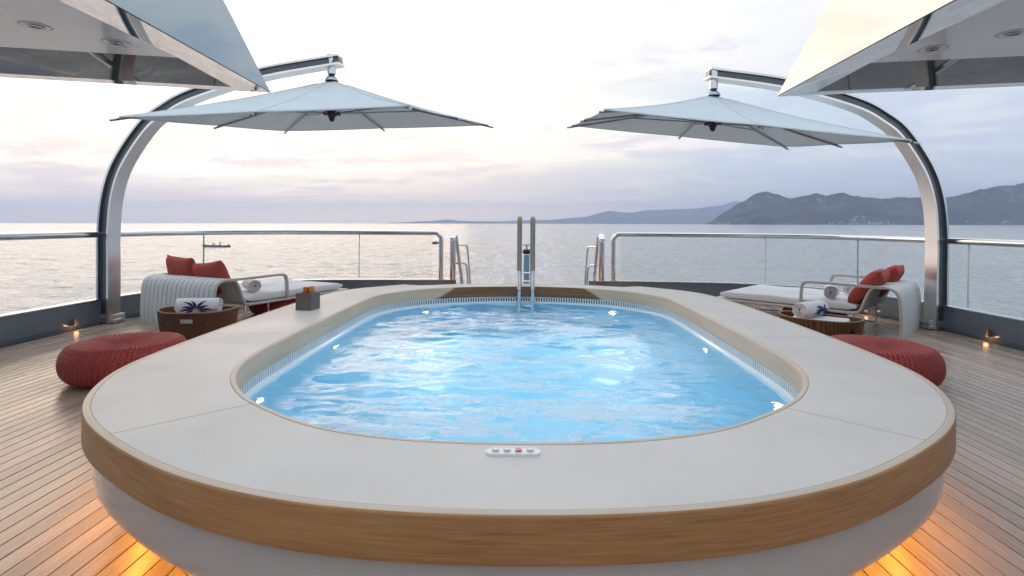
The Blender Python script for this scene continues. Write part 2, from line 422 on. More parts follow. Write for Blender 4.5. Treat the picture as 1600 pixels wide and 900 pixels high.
swept(oc, on, [(.0035, T0-.0013), (.0012, T0-.0045), (.0003, T0-.008), (0, T0-.012), (0, T0-.016), (0, Z(.79)), (0, Z(BB-.006)), (.001, Z(BB-.003)), (.004, Z(BB)), (.008, Z(BB+.0003)), (.04, Z(BB+.0003))], 'teak_rim', M['teak_rim'])
swept(ic, inn, [(-.04, T0-.004), (-.0235, T0-.004), (-.0232, T0+.0005), (-.02, T0+.0016), (-.0075, T0+.0005), (-.004, T0-.001)], 'coaming_edge_strip', M['teak_light'])
swept(ic, inn, [(-.004, T0-.0011), (-.001, T0-.005), (0, T0-.010), (0, T0-.014), (0, Z(.80)), (0, Z(.836)), (-.001, Z(.839)), (-.012, Z(.84))], 'teak_coaming', M['teak_in'])
m = MB(); m.loft([[oc[i]+on[i]*.034+Vector((0, 0, T0-.033)), ic[i]-inn[i]*.02+Vector((0, 0, T0-.033))] for i in range(NC)], False, False, True); m.build('ledge_core', M['caulk'], pool)
swept(oc, on, [(.029, Z(.8495)), (.030, Z(.90)), (.032, Z(.95)), (.035, Z(.99)), (.038, Z(1.012)), (.043, Z(1.025)), (.052, Z(1.033)), (.062, Z(1.036)), (.075, Z(1.036)), (.12, Z(1.03))], 'shell', M['gel'])
swept(oc, on, [(.11, Z(1.03)), (.11, Z(.98)), (.36, Z(.98)), (.36, .0)], 'plinth', M['gel'], True)
swept(oc, on, [(.15, Z(1.0)), (.19, Z(1.0)), (.19, Z(.985)), (.15, Z(.985)), (.15, Z(1.0))], 'led_strip', M['led'], True)
swept(oc, on, [(.22, .003), (.22, .006), (.35, .006)], 'margin_board', M['teak_deck'], True)
# overflow grille : bars between dark slots
gz1, gz0 = Z(.845), Z(.893)
swept(ic, inn, [(-.012, Z(.838)), (-.004, Z(.839)), (-.004, gz1+.0)], 'grille_top_lip', M['grille'])
swept(ic, inn, [(-.05, gz1), (-.05, gz0)], 'channel_back', M['dark'])
swept(ic, inn, [(-.05, gz0), (-.004, gz0), (.002, gz0-.003), (.004, Z(.925)), (.012, Z(.93)), (.012, Z(1.0))], 'grille_lower_lip', M['grille'])
g = MB(); acc = 0; pitch = .0285
cum = [0]
for i in range(NC): cum.append(cum[-1]+(ic[(i+1) % NC]-ic[i]).length)
nb = int(cum[-1]/pitch); j = 0
for q in range(nb):
    sdist = q*cum[-1]/nb
    while cum[j+1] < sdist: j += 1
    f = (sdist-cum[j])/(cum[j+1]-cum[j]); p = ic[j].lerp(ic[(j+1) % NC], f); nn = inn[j]; t = Vector((nn.y, -nn.x, 0))
    cc = p-nn*.010; rz = atan2(t.y, t.x)
    g.box((cc.x, cc.y, (gz0+gz1)/2), (.0135, .012, gz1-gz0), rz)
g.build('overflow_grille', M['grille'], pool, smooth=False, kind='stuff')
# basin
FL = Z(.905)-1.05
bp = [(.012, Z(1.0)), (.03, FL+.40), (.06, FL+.22), (.14, FL+.09), (.26, FL+.02), (.42, FL)]
swept(ic, inn, bp, 'basin_wall', M['basin'])
fl = inward(ic, inn, .42)
m = MB(); cpt = Vector((CXP, 4, FL)); m.v = [tuple(cpt)]+[(p.x, p.y, FL) for p in fl]
for i in range(NC): m.f.append((0, 1+i, 1+(i+1) % NC)); m.uv.append([(0, 0)]*3)
m.build('basin_floor', M['basin'], pool)
# underwater lamps on the basin wall
def near_idx(x, y): return min(range(NC), key=lambda i: (ic[i].x-x)**2+(ic[i].y-y)**2)
for x, y, big in ((-1.5, 2.95, 0), (-1.5, 4.15, 0), (-1.05, 5.9, 1), (1.0, 5.9, 1), (1.45, 4.15, 0), (1.45, 2.95, 0)):
    i = near_idx(x, y); p = ic[i]; nn = inn[i]
    zz = Z(.905)-(.30 if big else .24); r = .045 if big else .032
    fr = thing('tmp', '', '')if False else None
    a = Vector((nn.y, -nn.x, 0)); up = Vector((0, 0, 1)); c0 = p+nn*.022+up*zz
    mb = MB(); mb.tube([c0-nn*.01, c0+nn*.012], r*1.25, 24); ring = mb.build('underwater_lamp', M['chrome'], pool)
    mb = MB(); mb.tube([c0+nn*.010, c0+nn*.018], r, 24); mb.build('lens', M['uw'], ring)
    L = bpy.data.lights.new('pool_lamp_light', 'SPOT'); L.energy = 18 if big else 9.5; L.color = (.95, .92, 1); L.shadow_soft_size = .012
    L.spot_size = radians(132); L.spot_blend = 1
    lo = bpy.data.objects.new('pool_lamp_light', L); C.objects.link(lo); lo.location = c0+nn*.03
    lo.rotation_euler = (nn+Vector((0, 0, -.25))).to_track_quat('-Z', 'Y').to_euler()
# water surface
WLZ = Z(.905)
def water_fn(t, b):
    o = t.coord(); x, y, z = t.sep(o)
    b.inputs['Base Color'].default_value = (.9, .98, 1, 1); b.inputs['Roughness'].default_value = .03
    b.inputs['IOR'].default_value = 1.333; b.inputs['Transmission Weight'].default_value = 1
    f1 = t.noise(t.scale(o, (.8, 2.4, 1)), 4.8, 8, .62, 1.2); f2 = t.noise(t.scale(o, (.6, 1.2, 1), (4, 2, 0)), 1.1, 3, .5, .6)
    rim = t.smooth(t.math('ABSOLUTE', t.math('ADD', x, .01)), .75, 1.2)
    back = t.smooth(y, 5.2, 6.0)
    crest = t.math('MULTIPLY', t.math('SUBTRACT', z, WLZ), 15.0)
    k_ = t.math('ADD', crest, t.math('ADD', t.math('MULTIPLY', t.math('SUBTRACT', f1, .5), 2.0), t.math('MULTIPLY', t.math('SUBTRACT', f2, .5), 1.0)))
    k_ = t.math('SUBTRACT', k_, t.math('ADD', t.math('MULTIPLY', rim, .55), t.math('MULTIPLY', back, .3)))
    foam = t.math('MULTIPLY', t.smooth(k_, -.02, .36), .82)  # sky reflections on the wave crests, painted into the surface as pale streaks
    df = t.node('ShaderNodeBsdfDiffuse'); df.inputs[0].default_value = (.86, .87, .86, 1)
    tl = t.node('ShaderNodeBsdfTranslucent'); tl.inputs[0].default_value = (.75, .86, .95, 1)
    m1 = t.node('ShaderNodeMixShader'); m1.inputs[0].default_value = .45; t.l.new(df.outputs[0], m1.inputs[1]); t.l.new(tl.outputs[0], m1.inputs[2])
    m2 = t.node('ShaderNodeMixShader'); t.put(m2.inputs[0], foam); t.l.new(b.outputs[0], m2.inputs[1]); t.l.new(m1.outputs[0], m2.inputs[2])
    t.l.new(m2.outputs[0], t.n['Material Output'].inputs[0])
    t.put(b.inputs['Normal'], t.bump(t.noise(t.scale(o, (.7, 1.1, 1)), 9, 5, .6, .6), .45, .015))
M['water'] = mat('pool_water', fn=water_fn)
WL = Z(.905)
def wave_h(x, y):
    q = Vector((x*1.3+.3*y, y*3.5, 0)); wob = Vector((noise.noise(q*.8), noise.noise(q*.8+Vector((9, 4, 1))), 0))*.5
    a_ = 1-2*abs(noise.noise(q*1.35+wob+Vector((3, 1, 2)))); b_ = 1-2*abs(noise.noise(q*2.9+wob*1.6+Vector((1, 7, 5))))
    e_ = min(1, max(0, (1.5-abs(x))/.5))
    return (.018*(a_-.45)+.009*(b_-.45)+.005*noise.noise(q*7))*(.35+.65*e_)
wo = inward(ic, inn, .010)
m = MB(); K = 84; cp = Vector((CXP, 4.1, 0))
for i in range(NC):
    for k_ in range(K+1):
        p = cp.lerp(wo[i], (k_/K)**.75)
        q = Vector((p.x*1.1, p.y*2.3, 0)); fade = 1 if k_ < K-4 else (K-k_)/5
        h = wave_h(p.x, p.y)
        m.v.append((p.x, p.y, WL+h*fade))
for i in range(NC):
    for k_ in range(K):
        a, b_ = i*(K+1)+k_, ((i+1) % NC)*(K+1)+k_
        m.f.append((a, a+1, b_+1, b_)); m.uv.append([(0, 0)]*4)
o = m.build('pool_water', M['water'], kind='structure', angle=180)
# control panel set in the ledge
cpn = MB(); pr = []
for k_ in range(32):
    a = 2*pi*k_/32; sx = .063 if cos(a) > 0 else -.063
    pr.append((sx+.023*cos(a), .023*sin(a)))
cpn.loft([[(x*s_, y*s_+(0), z) for x, y in pr] for s_, z in ((1, 0), (1, .006), (.985, .0085))], True, True)
o = cpn.build('control_panel', M['buttonw'], pool); o.location = (-.025, 1.70, T0)
for k_ in range(4):
    bt = MB(); bt.lathe([(0, .008), (.0085, .0078), (.0095, .006), (.0095, 0)], (0, 0, 0), 20)
    ob = bt.build('button', M['buttonr'] if k_ == 2 else M['buttonw'], o, label='pink push button' if k_ == 2 else None); ob.location = (-.055+.036*k_, 0, .0075)
    rg = MB(); rg.lathe([(.0095, .0092), (.0125, .0095), (.0125, .008)], (0, 0, 0), 20)
    rb = rg.build('button_ring', M['satin'], o); rb.location = ob.location
# ------------------------------------------------------------------ railing path (half, right side)
PATH = [(5.16, -6.2), (5.16, 1.0), (5.15, 3.5), (5.14, 5.4), (5.10, 6.6), (4.98, 7.4), (4.68, 8.15), (4.2, 8.62), (3.4, 8.95), (2.4, 9.08), (1.12, 9.18)]
hp = cat_rom([(x, y, 0) for x, y in PATH], 10)
def side(sg, pts=hp): return [Vector((p.x*sg, p.y, 0)) for p in pts]
# ------------------------------------------------------------------ deck and planks
dk = MB(); ctr = Vector((0, 3, 0)); loop_ = side(1)+side(-1)[::-1]
loop_ = [Vector((p.x, p.y, -.012)) for p in loop_]
def ray_hit(poly, a_):
    c_ = Vector((CXP, 4, 0)); d_ = Vector((cos(a_), sin(a_), 0)); best = None
    for i in range(len(poly)):
        p = poly[i]-c_; q = poly[(i+1) % len(poly)]-c_; e = q-p; den = d_.x*e.y-d_.y*e.x
        if abs(den) < 1e-9: continue
        t_ = (p.x*e.y-p.y*e.x)/den; u_ = (p.x*d_.y-p.y*d_.x)/den
        if t_ > 0 and -1e-6 <= u_ <= 1+1e-6: best = t_ if best is None else max(best, t_)
    return c_+d_*best
hole = [Vector((p.x, p.y, 0)) for p in [oc[i]+on[i]*.37*LW[i] for i in range(NC)]]
NA = 180
for q in range(NA):
    a_ = 2*pi*q/NA
    for poly in (loop_, hole):
        p = ray_hit([Vector((v.x, v.y, 0)) for v in poly], a_); dk.v.append((p.x, p.y, -.012))
for q in range(NA):
    r_ = (q+1) % NA; dk.f.append((2*q, 2*r_, 2*r_+1, 2*q+1)); dk.uv.append([(0, 0)]*4)
deck = dk.build('deck', M['caulk'], kind='structure')
def ymax(x):
    x = abs(x); best = 9.16
    for a, b_ in zip(hp, hp[1:]):
        if (a.x-x)*(b_.x-x) <= 0 and abs(a.x-b_.x) > 1e-6: return a.y+(b_.y-a.y)*(x-a.x)/(b_.x-a.x)
    return 9.17
PW = .083; cache = {}
for k_ in range(-62, 62):
    xa = (k_+.5)*PW
    if abs(xa)+PW/2 > 5.12: continue
    ym = min(ymax(abs(xa)+PW/2), 9.6)-.03
    spans = [(-6.15, ym)]
    cuts_ = []
    for xe in (xa-PW/2, xa+PW/2):
        ys = []
        for i in range(NC):
            p, q = hole[i], hole[(i+1) % NC]
            if (p.x-xe)*(q.x-xe) <= 0 and abs(p.x-q.x) > 1e-7: ys.append(p.y+(q.y-p.y)*(xe-p.x)/(q.x-p.x))
        if ys: cuts_ += [(min(ys), max(ys))]
    if cuts_: spans = [(-6.15, min(c_[0] for c_ in cuts_)), (max(c_[1] for c_ in cuts_), ym)]
    for ya, yb in spans:
        key = round((yb-ya)*20)/20
        if key not in cache:
            b = MB(); b.box((0, 0, 0), (PW-.0052, key, .02), 0, .0016); cache[key] = b.mesh('plank', M['teak_deck'], False)
        p = bpy.data.objects.new('plank', cache[key]); C.objects.link(p); p.parent = deck
        p.location = (xa, ya+key/2 if ya < 0 else yb-key/2, -.010)
# ------------------------------------------------------------------ bulwark + glass railing
def offset(pts, dist, sg):
    r = []
    for i, p in enumerate(pts):
        t = (pts[min(i+1, len(pts)-1)]-pts[max(i-1, 0)]).normalized(); nrm = Vector((-t.y, t.x, 0))*sg
        r.append(p+nrm*dist)
    return r
BT = Z(.955)
for sg, nm in ((1, 'right'), (-1, 'left')):
    pth = side(sg); pn = lambda dist: offset(pth, dist, sg)     # positive = inboard
    bw = thing('bulwark', 'low grey-blue painted bulwark along the %s deck edge%s' % (('starboard-looking right', ', behind the sleeker right chaise') if sg > 0 else ('left', ', behind the left chaise')), 'bulwark', (5.16*sg, 3, 0))
    bw['label'] = 'low glossy grey-blue bulwark along the right deck edge under the glass' if sg > 0 else 'low glossy grey-blue bulwark along the left deck edge under the glass'
    def prof(ins, name, m, par):
        b = MB(); b.loft([[pn(d_)[i]+Vector((0, 0, z))-bw.location for d_, z in ins] for i in range(len(pth))], True, True)
        return b.build(name, m, par)
    P0 = {d_: pn(d_) for d_ in (0, .01, -.01, -.12, .016, -.03, -.04, -.05)}
    pn = lambda dist: P0[dist]
    prof([(0, -.02), (0, BT-.012), (-.12, BT-.012), (-.12, -.5)], 'bulwark_panel', M['bulwark'], bw)
    prof([(.01, BT-.014), (.01, BT), (-.12, BT), (-.12, BT-.014)], 'cap_rail', M['satin'], bw)
    # railing
    rl = thing('glass_railing', 'frameless glass railing with polished tube handrail on the %s side' % ('right' if sg > 0 else 'left'), 'railing', (5.12*sg, 3, BT))
    RZ = Z(.173)
    base = [p for p in P0[-.04]]
    ex = 1.53 if sg > 0 else 1.38
    top = [Vector((p.x, p.y, RZ)) for p in base if abs(p.x) > ex+.14]
    ye = 9.19
    cr = .11
    end = [Vector((sg*(ex+cr*(1-sin(a))), ye, RZ-cr*(1-cos(a)))) for a in [i*pi/16 for i in range(0, 9)]]
    tp = top+end+[Vector((sg*ex, ye, RZ-.5)), Vector((sg*ex, ye, BT-.005))]
    b = MB(); b.tube([p-rl.location for p in tp], .039, 16); b.build('handrail', M['chrome'], rl)
    b = MB(); b.lathe([(.06, 0), (.06, .012), (.041, .016)], Vector((sg*ex, ye, BT))-rl.location, 24); b.build('foot_collar', M['chrome'], rl)
    # glass panels split at joints
    cuts = {1: [.448, .615, .82], -1: [.30, .589]}[sg]
    gp = [p for p in base if abs(p.x) > ex+.06]; gp = gp[::-1]
    ratios = [abs(p.x)/max(p.y, .3) for p in gp]
    idx = [0]+[min(range(len(gp)), key=lambda i: abs(ratios[i]-c_)) for c_ in cuts]
    rest = [i for i in range(idx[-1]+16, len(gp)-8, 16)]; idx += rest+[len(gp)-1]
    for a, b_ in zip(idx, idx[1:]):
        seg = [gp[i].copy() for i in range(a, b_+1)]
        if len(seg) < 2: continue
        seg[0] += (seg[1]-seg[0]).normalized()*.008; seg[-1] += (seg[-2]-seg[-1]).normalized()*.008
        t = (seg[-1]-seg[0]).normalized(); q = Vector((-t.y, t.x, 0))*.006
        b = MB(); b.loft([[p-q+Vector((0, 0, BT+.002)), p+q+Vector((0, 0, BT+.002)), p+q+Vector((0, 0, RZ-.02)), p-q+Vector((0, 0, RZ-.02))] for p in [s_-rl.location+Vector((0, 0, 0)) for s_ in seg]], True, True)
        b.build('glass_panel', M['glass'], rl)
    for i in idx[1:-1]:
        p = gp[i]-rl.location; b = MB(); b.box((p.x, p.y, (BT+RZ)/2-BT), (.012, .016, RZ-BT-.03), 0)
        dark_ = (sg < 0 and abs(ratios[i]-.589) < .03) or (sg > 0 and abs(ratios[i]-.615) < .03)
        b.build('panel_joint', M['ribs'] if dark_ else M['grille'], rl)
    # slanted-top stern post
    px = -1.17 if sg < 0 else 1.32
    sp = thing('stern_post', 'polished steel bollard post with a slanted top beside the %s railing end' % ('left' if sg < 0 else 'right'), 'post', (px, 9.12, BT))
    ph = Z(.155)-BT; seg_ = 24; b = MB(); r0 = .05
    rings = [[(r0*cos(2*pi*k_/seg_), r0*sin(2*pi*k_/seg_), z) for k_ in range(seg_)] for z in (0, ph-.16)]
    rings.append([(r0*cos(2*pi*k_/seg_), r0*sin(2*pi*k_/seg_), ph-.06+1.1*r0*sin(2*pi*k_/seg_)) for k_ in range(seg_)])
    b.loft(rings, True, True); b.build('post_body', M['chrome'], sp, angle=50)
    b = MB(); b.lathe([(.07, 0), (.07, .01), (.052, .014)], (0, 0, 0), 24); b.build('base_flange', M['chrome'], sp)
    # gangway stair rail going down aft
    s_ = -sg
    gr = thing('stair_handrail', 'bent polished tube handrail of the stern stair, %s of the wake' % ('left' if sg < 0 else 'right'), 'handrail', (px, 9.3, .2))
    O = gr.location
    def im(ix, iy, D): return Vector(((ix-817)/850*D, D, 1.25-(iy-349)/850*D))-O
    if sg < 0: A = [[(712, 368, 9.25), (716, 395, 9.3), (723, 446, 9.35)], [(713, 384.5, 9.3), (724, 383.5, 9.5), (730, 387, 9.6), (733, 415, 9.65), (736, 450, 9.7)], [(714, 412, 9.3), (724, 411.5, 9.5), (729, 416, 9.6), (731, 432, 9.65), (732, 450, 9.7)]]
    else: A = [[(935, 369, 9.25), (932, 400, 9.3), (928, 446, 9.35)], [(935, 386, 9.3), (924, 385, 9.5), (918.5, 389, 9.6), (916.5, 415, 9.65), (914, 450, 9.7)], [(935, 414, 9.3), (925, 413.5, 9.5), (920, 418, 9.6), (918.5, 432, 9.65), (917.5, 450, 9.7)]]
    for q, pts in enumerate(A):
        b = MB(); b.tube(cat_rom([im(*p) for p in pts], 6), .03 if q == 0 else .017, 10); b.build('tube', M['chrome'], gr)
# stern post between the ladder rails
st = thing('stern_light_post', 'slim blue-reflecting steel post with black cap seen between the pool ladder rails', 'post', (.07, 9.5, -.2))
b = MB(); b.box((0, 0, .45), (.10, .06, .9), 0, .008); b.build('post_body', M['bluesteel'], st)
b = MB(); b.box((0, 0, .955), (.135, .09, .085), 0, .02); b.build('cap', M['black'], st)
b = MB(); b.tube([(0, 0, .99), (0, 0, 1.07)], .014, 10); b.tube([(-.06, 0, 1.075), (.06, 0, 1.075)], .011, 10); b.build('clamp_handle', M['ribs'], st)
# ------------------------------------------------------------------ pool ladder
ld = thing('pool_ladder', 'polished pool ladder with two grey wrapped upright rails at the far rim', 'ladder', (.04, 6.15, T0))
def rail_path():
    z1 = Z(-.055)-T0
    return [(0, -.03, -.75), (0, -.03, -.12), (0, -.02, .0), (0, .03, .16), (0, .06, .3), (0, .075, .5), (0, .085, z1-.06), (0, .11, z1-.012), (0, .16, z1), (0, .24, z1-.02), (0, .28, z1-.08), (0, .29, z1-.3), (0, .29, .1), (0, .29, -.02)]
for sx in (-.076, .076):
    pts = cat_rom(rail_path(), 8); pts = [p+Vector((sx, 0, 0)) for p in pts]
    cutz = Z(.535)-T0
    iw = max(i for i, p in enumerate(pts) if p.y < .1 and p.z < cutz)
    b = MB(); b.tube(pts, .0235, 16); rl = b.build('rail', M['chrome'], ld)
    b = MB(); b.tube(pts[iw:], .0275, 16); b.build('leather_grip', M['leather'], rl)
for z in (Z(.66)-T0, Z(.565)-T0-.0):
    b = MB(); b.tube([(-.076, .045+z*.1, z), (.076, .045+z*.1, z)], .009, 10); b.build('rung', M['chrome'], ld)
for z in (-.28, -.5):
    b = MB(); b.box((0, -.03, z), (.15, .06, .02), 0, .005); b.build('step', M['chrome'], ld)
# ------------------------------------------------------------------ umbrellas on curved arms
def rect_sweep(path, N_, Bv, n0, n1, b0, b1):
    rings = []
    for i, p in enumerate(path):
        k_ = i/(len(path)-1)
        f = lambda v: v[0]+(v[1]-v[0])*k_ if isinstance(v, tuple) else v
        a0, a1 = f(n0), f(n1); c_ = [p+N_[i]*a0+Bv*b0, p+N_[i]*a1+Bv*b0, p+N_[i]*a1+Bv*b1, p+N_[i]*a0+Bv*b1]
        rings.append(c_)
    return rings
def umbrella(sg, label, tipz, cx_, cy_, R, th, asp, H, tx, ty, apz, hubz):
    root = thing('cantilever_umbrella', label, 'umbrella', (5.03*sg, 6.66, 0), 0, 'white square sunshades hung from curved arms'); O = root.location
    op = [(-5.13, -1.245), (-5.13, -.6), (-5.13, -.15), (-5.09, .32), (-4.97, .73), (-4.71, 1.18), (-4.48, 1.41), (-4.12, 1.64), (-3.33, 1.94), (-2.40, 2.165)]
    kz = (tipz/2.165)
    P = []
    for x, z in op:
        z2 = z if z < .8 else z*(1+(kz-1)*min(1, (5.0+x)/2.4 if x > -5 else 0))
        P.append((abs(x)*sg, 6.66+.16*(x+5.02), 1.25+z2))
    path = [p-O for p in cat_rom(P, 8)]
    Bv = Vector((.16*sg, -1, 0)).normalized(); 
    Nn = []
    for i in range(len(path)):
        t = (path[min(i+1, len(path)-1)]-path[max(i-1, 0)]).normalized(); q = t.cross(Bv); q.normalize()
        if q.dot(Vector((-sg, 0, -1))) < 0: q = -q
        Nn.append(q)
    wd = (.175, .135)
    def part(n0, n1, b0, b1, name, m):
        b = MB(); b.loft(rect_sweep(path, Nn, Bv, n0, n1, b0, b1), True, True)
        return b.build(name, m, root, angle=30)
    part(0, .026, -.085, .085, 'outer_flange', M['chrome'])
    part((.147, .109), (.175, .135), -.085, .085, 'inner_flange', M['armside'])
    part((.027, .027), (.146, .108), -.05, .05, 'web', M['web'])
    b = MB(); b.box((sg*(-.015), 0, .03), (.20, .195, .055), 0, .01); b.build('foot_plate', M['satin'], root)
    b = MB(); b.box((sg*(-.015), .0, .085), (.182, .176, .05), 0, .004); b.build('foot_block', M['armside'], root)
    for bx in (-.08, .08):
        b = MB(); b.tube([(bx, -.075, 0), (bx, -.075, .012)], .02, 10); b.build('bolt', M['black'], root)
    # swivel between tip and canopy
    tip = path[-1]+Nn[-1]*.07+Vector((0, 0, 0)); end = path[-1]
    e2 = Vector((cx_, cy_, 0))-O
    b = MB(); b.lathe([(0, .072), (.066, .072), (.072, .066), (.072, -.066), (.066, -.072), (0, -.072)], Vector((e2.x, end.y, tip.z)), 24, 1, 1); b.build('arm_end_cap', M['chrome'], root)
    zt = tip.z-.08
    apx = Vector((e2.x, end.y, 1.25+apz)); 
    b = MB(); b.tube([(e2.x, end.y, zt), (e2.x, end.y, apx.z+.075)], .055, 20); b.build('swivel_sleeve', M['chrome'], root)
    b = MB(); b.tube([(e2.x, end.y, apx.z+.075), (e2.x, end.y, apx.z+.03)], .04, 16); b.build('swivel_neck', M['black'], root)
    b = MB(); b.lathe([(.045, .05), (.07, .03), (.085, .0), (.085, -.012)], apx, 20); b.build('canopy_cap', M['fascia'], root)
    # canopy
    def corner(k_):
        u_, v_ = [(1, 1), (-1, 1), (-1, -1), (1, -1)][k_]; u_ *= R*.7071*asp; v_ *= R*.7071/asp
        x = cx_+u_*cos(th)-v_*sin(th); y = cy_+u_*sin(th)+v_*cos(th)
        return Vector((x, y, 1.25+H+tx*(x-cx_)+ty*(y-cy_)))-O
    corners = [corner(k_) for k_ in range(4)]
    apex = Vector((cx_, cy_, 1.25+apz))-O
    G = 14; b = MB()
    ribs = []
    for k_ in range(4):
        A, B = corners[k_], corners[(k_+1) % 4]; Mid = (A+B)/2
        for U, V_ in ((A, Mid), (Mid, B)):
            vs = []
            for i in range(G+1):
                s_ = i/G
                for j in range(G+1):
                    q = j/G
                    pp = U.lerp(V_, q); rr = apex.lerp(pp, s_)
                    rr = rr+Vector((0, 0, -.035*sin(pi*s_)*(1)-.012*s_*s_*sin(pi*q)+.06*sin(pi*s_)*1.0*0))
                    # slight inward curve of the hem between ribs
                    rr = rr+(apex-pp)*(.009*s_*sin(pi*q))
                    vs.append(tuple(rr))
            o0 = len(b.v); b.v += vs
            for i in range(G):
                for j in range(G):
                    a0 = o0+i*(G+1)+j; b.f.append((a0, a0+1, a0+G+2, a0+G+1)); b.uv.append([(0, 0)]*4)
        ribs += [A, Mid]
    cn = b.build('canopy', M['canvas'], root, angle=180)
    sm = cn.modifiers.new('thick', 'SOLIDIFY'); sm.thickness = .006; sm.offset = 0
    b = MB()
    for k_ in range(8):                     # hem, a folded band round the edge
        U = ribs[k_]; V_ = ribs[(k_+1) % 8]
        pts = []
        for j in range(9):
            q = j/8; pp = U.lerp(V_, q); pts.append(pp+Vector((0, 0, -.012*sin(pi*q)))+(apex-pp)*(.009*sin(pi*q)))
        b.tube(pts, .006, 6, False)
    b.build('hem', M['canvas'], cn)
    hub = Vector((cx_, cy_, 1.25+hubz))-O
    for e in ribs:
        mid = apex.lerp(e, .5)+Vector((0, 0, -.075)); dn = Vector((0, 0, -.022))
        b = MB(); pts = [apex+Vector((0, 0, -.06)), mid, e+dn, e+dn+(e-apex).normalized()*.004]
        b.tube(cat_rom(pts, 5), .014, 6); rb = b.build('rib', M['ribs'], root)
        b = MB(); b.tube([apex.lerp(e, q_/12)+Vector((0, 0, -.035*sin(pi*q_/12)+.004)) for q_ in range(1, 13)], .006, 6); b.build('seam', M['canvas'], cn)
        b = MB(); b.tube([hub+(e-hub).normalized()*.05, apex.lerp(e, .52)+Vector((0, 0, -.085))], .010, 6); b.build('strut', M['ribs'], root)
        b = MB(); b.sphere(e+dn+(e-apex).normalized()*.006, .017, (1, 1, .8), 8, 6); b.build('rib_tip', M['black'], rb)
    b = MB(); b.tube([apex, hub], .024, 12); b.build('mast', M['ribs'], root)
    b = MB(); b.lathe([(0, .07), (.05, .06), (.075, .02), (.075, -.02), (.045, -.05), (.03, -.1), (0, -.12)], hub, 16)
    for k_ in range(8):
        a = th+k_*pi/4; b.box(hub+Vector((cos(a)*.085, sin(a)*.085, .0)), (.05, .024, .05), a)
    b.build('hub', M['black'], root)
    return root
umbrella(-1, 'white square cantilever sunshade on the left curved arm, over the left chaise', 2.165, -2.504, 7.1, 2.238, -.204, 1.082, 1.308, .029-.006, .113, 1.845, 1.42)
umbrella(1, 'white square cantilever sunshade on the right curved arm, over the right chaise', 2.03, 2.468, 7.1, 2.079, 1.616+pi, .878, 1.215, -.081-.006, .111, 1.69, 1.33)
# ------------------------------------------------------------------ overhead roof wings
def wing(sg):
    t = thing('roof_wing', 'pointed %s roof overhang with mirror-finish edge and downlights' % ('left' if sg < 0 else 'right'), 'roof overhang', (3.8*sg, 3.5, 2.5)); O = t.location
    def P(x, y, z): return Vector((x*sg, y, 1.25+z))-O
    Y0 = -6; SX = 7.0
    kx = -.215                         # sweep of the aft edges
    cy = lambda x: 4.33-(x-2.78)*.2; ay = lambda x: 4.95-(x-2.66)*.235
    b = MB(); b.v = [P(2.76, Y0, 1.30), P(2.76, cy(2.76), 1.30), P(SX, cy(SX), 1.30), P(SX, Y0, 1.30)]; b.f = [(0, 1, 2, 3)]; b.uv = [[(0, 0)]*4]; b.v = [tuple(v) for v in b.v]
    b.build('ceiling_panel', M['ceiling'], t)
    def quad(a, c_, d_, e, name, m, nn=1):
        b = MB(); rings = [[a.lerp(c_, i/12) for i in range(13)], [e.lerp(d_, i/12) for i in range(13)]]
        b.loft(rings, False, False); return b.build(name, m, t, angle=20)
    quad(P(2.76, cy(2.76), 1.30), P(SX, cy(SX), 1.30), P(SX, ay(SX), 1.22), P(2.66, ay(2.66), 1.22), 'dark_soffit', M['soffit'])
    T = P(2.40, 5.16, 1.22)
    quad(P(2.66, ay(2.66), 1.22), P(SX, ay(SX), 1.22), P(SX, ay(SX)+.12, 1.215), T, 'aft_edge_strip', M['strip'])
    # mirror strip under the inner edge
    b = MB(); b.v = [tuple(v) for v in (P(2.76, Y0, 1.30), P(2.76, cy(2.76), 1.30), P(2.66, ay(2.66), 1.22), T, P(2.40, 3.07, 1.262), P(2.40, Y0, 1.30))]
    b.f = [(0, 1, 4, 5), (1, 2, 3, 4)]; b.uv = [[(0, 0)]*4]*2; b.build('under_strip', M['strip'], t, smooth=True, angle=80)
    b = MB(); b.v = [tuple(v) for v in (T, P(2.40, 3.07, 1.266), P(2.40, Y0, 1.304), P(2.40, Y0, 2.4), P(2.40, 2.6, 2.4), P(2.40, 4.32, 1.77))]
    b.f = [(0, 1, 2, 3, 4, 5)]; b.uv = [[(0, 0)]*6]; b.build('inner_fascia', M['fascia'], t)
    b = MB(); b.tube([P(2.402, 5.14, 1.224), P(2.402, 3.07, 1.264), P(2.402, Y0, 1.302)], .004, 6); b.build('shadow_gap', M['black'], t)
    b = MB(); b.v = [tuple(v) for v in (T, P(2.40, 4.32, 1.77), P(2.40, Y0, 2.41), P(SX, Y0, 2.41), P(SX, ay(SX)+.12, 1.5), P(SX, ay(SX)+.12, 1.215))]
    b.f = [(0, 1, 4, 5), (1, 2, 3, 4)]; b.uv = [[(0, 0)]*4]*2; b.build('roof_top', M['whitep'], t, smooth=False)
    for x, y in ((3.28, 3.65), (2.99, 3.98)):
        c0 = P(x, y, 1.30)
        b = MB(); b.lathe([(.052, -.001), (.058, -.003), (.083, -.003), (.087, 0)], c0, 32); r_ = b.build('downlight', M['ceiling'], t)
        b = MB(); b.lathe([(0, -.003), (.034, -.003), (.04, -.006)], c0, 24); b.build('lens', M['wallgl'], r_)
        b = MB(); b.lathe([(.040, -.0061), (.052, -.003)], c0, 24); b.build('trim_ring', M['ribs'], r_)
        b = MB(); b.lathe([(.087, -.001), (.092, -.001)], c0, 32); b.build('gap_ring', M['black'], r_)
wing(-1); wing(1)
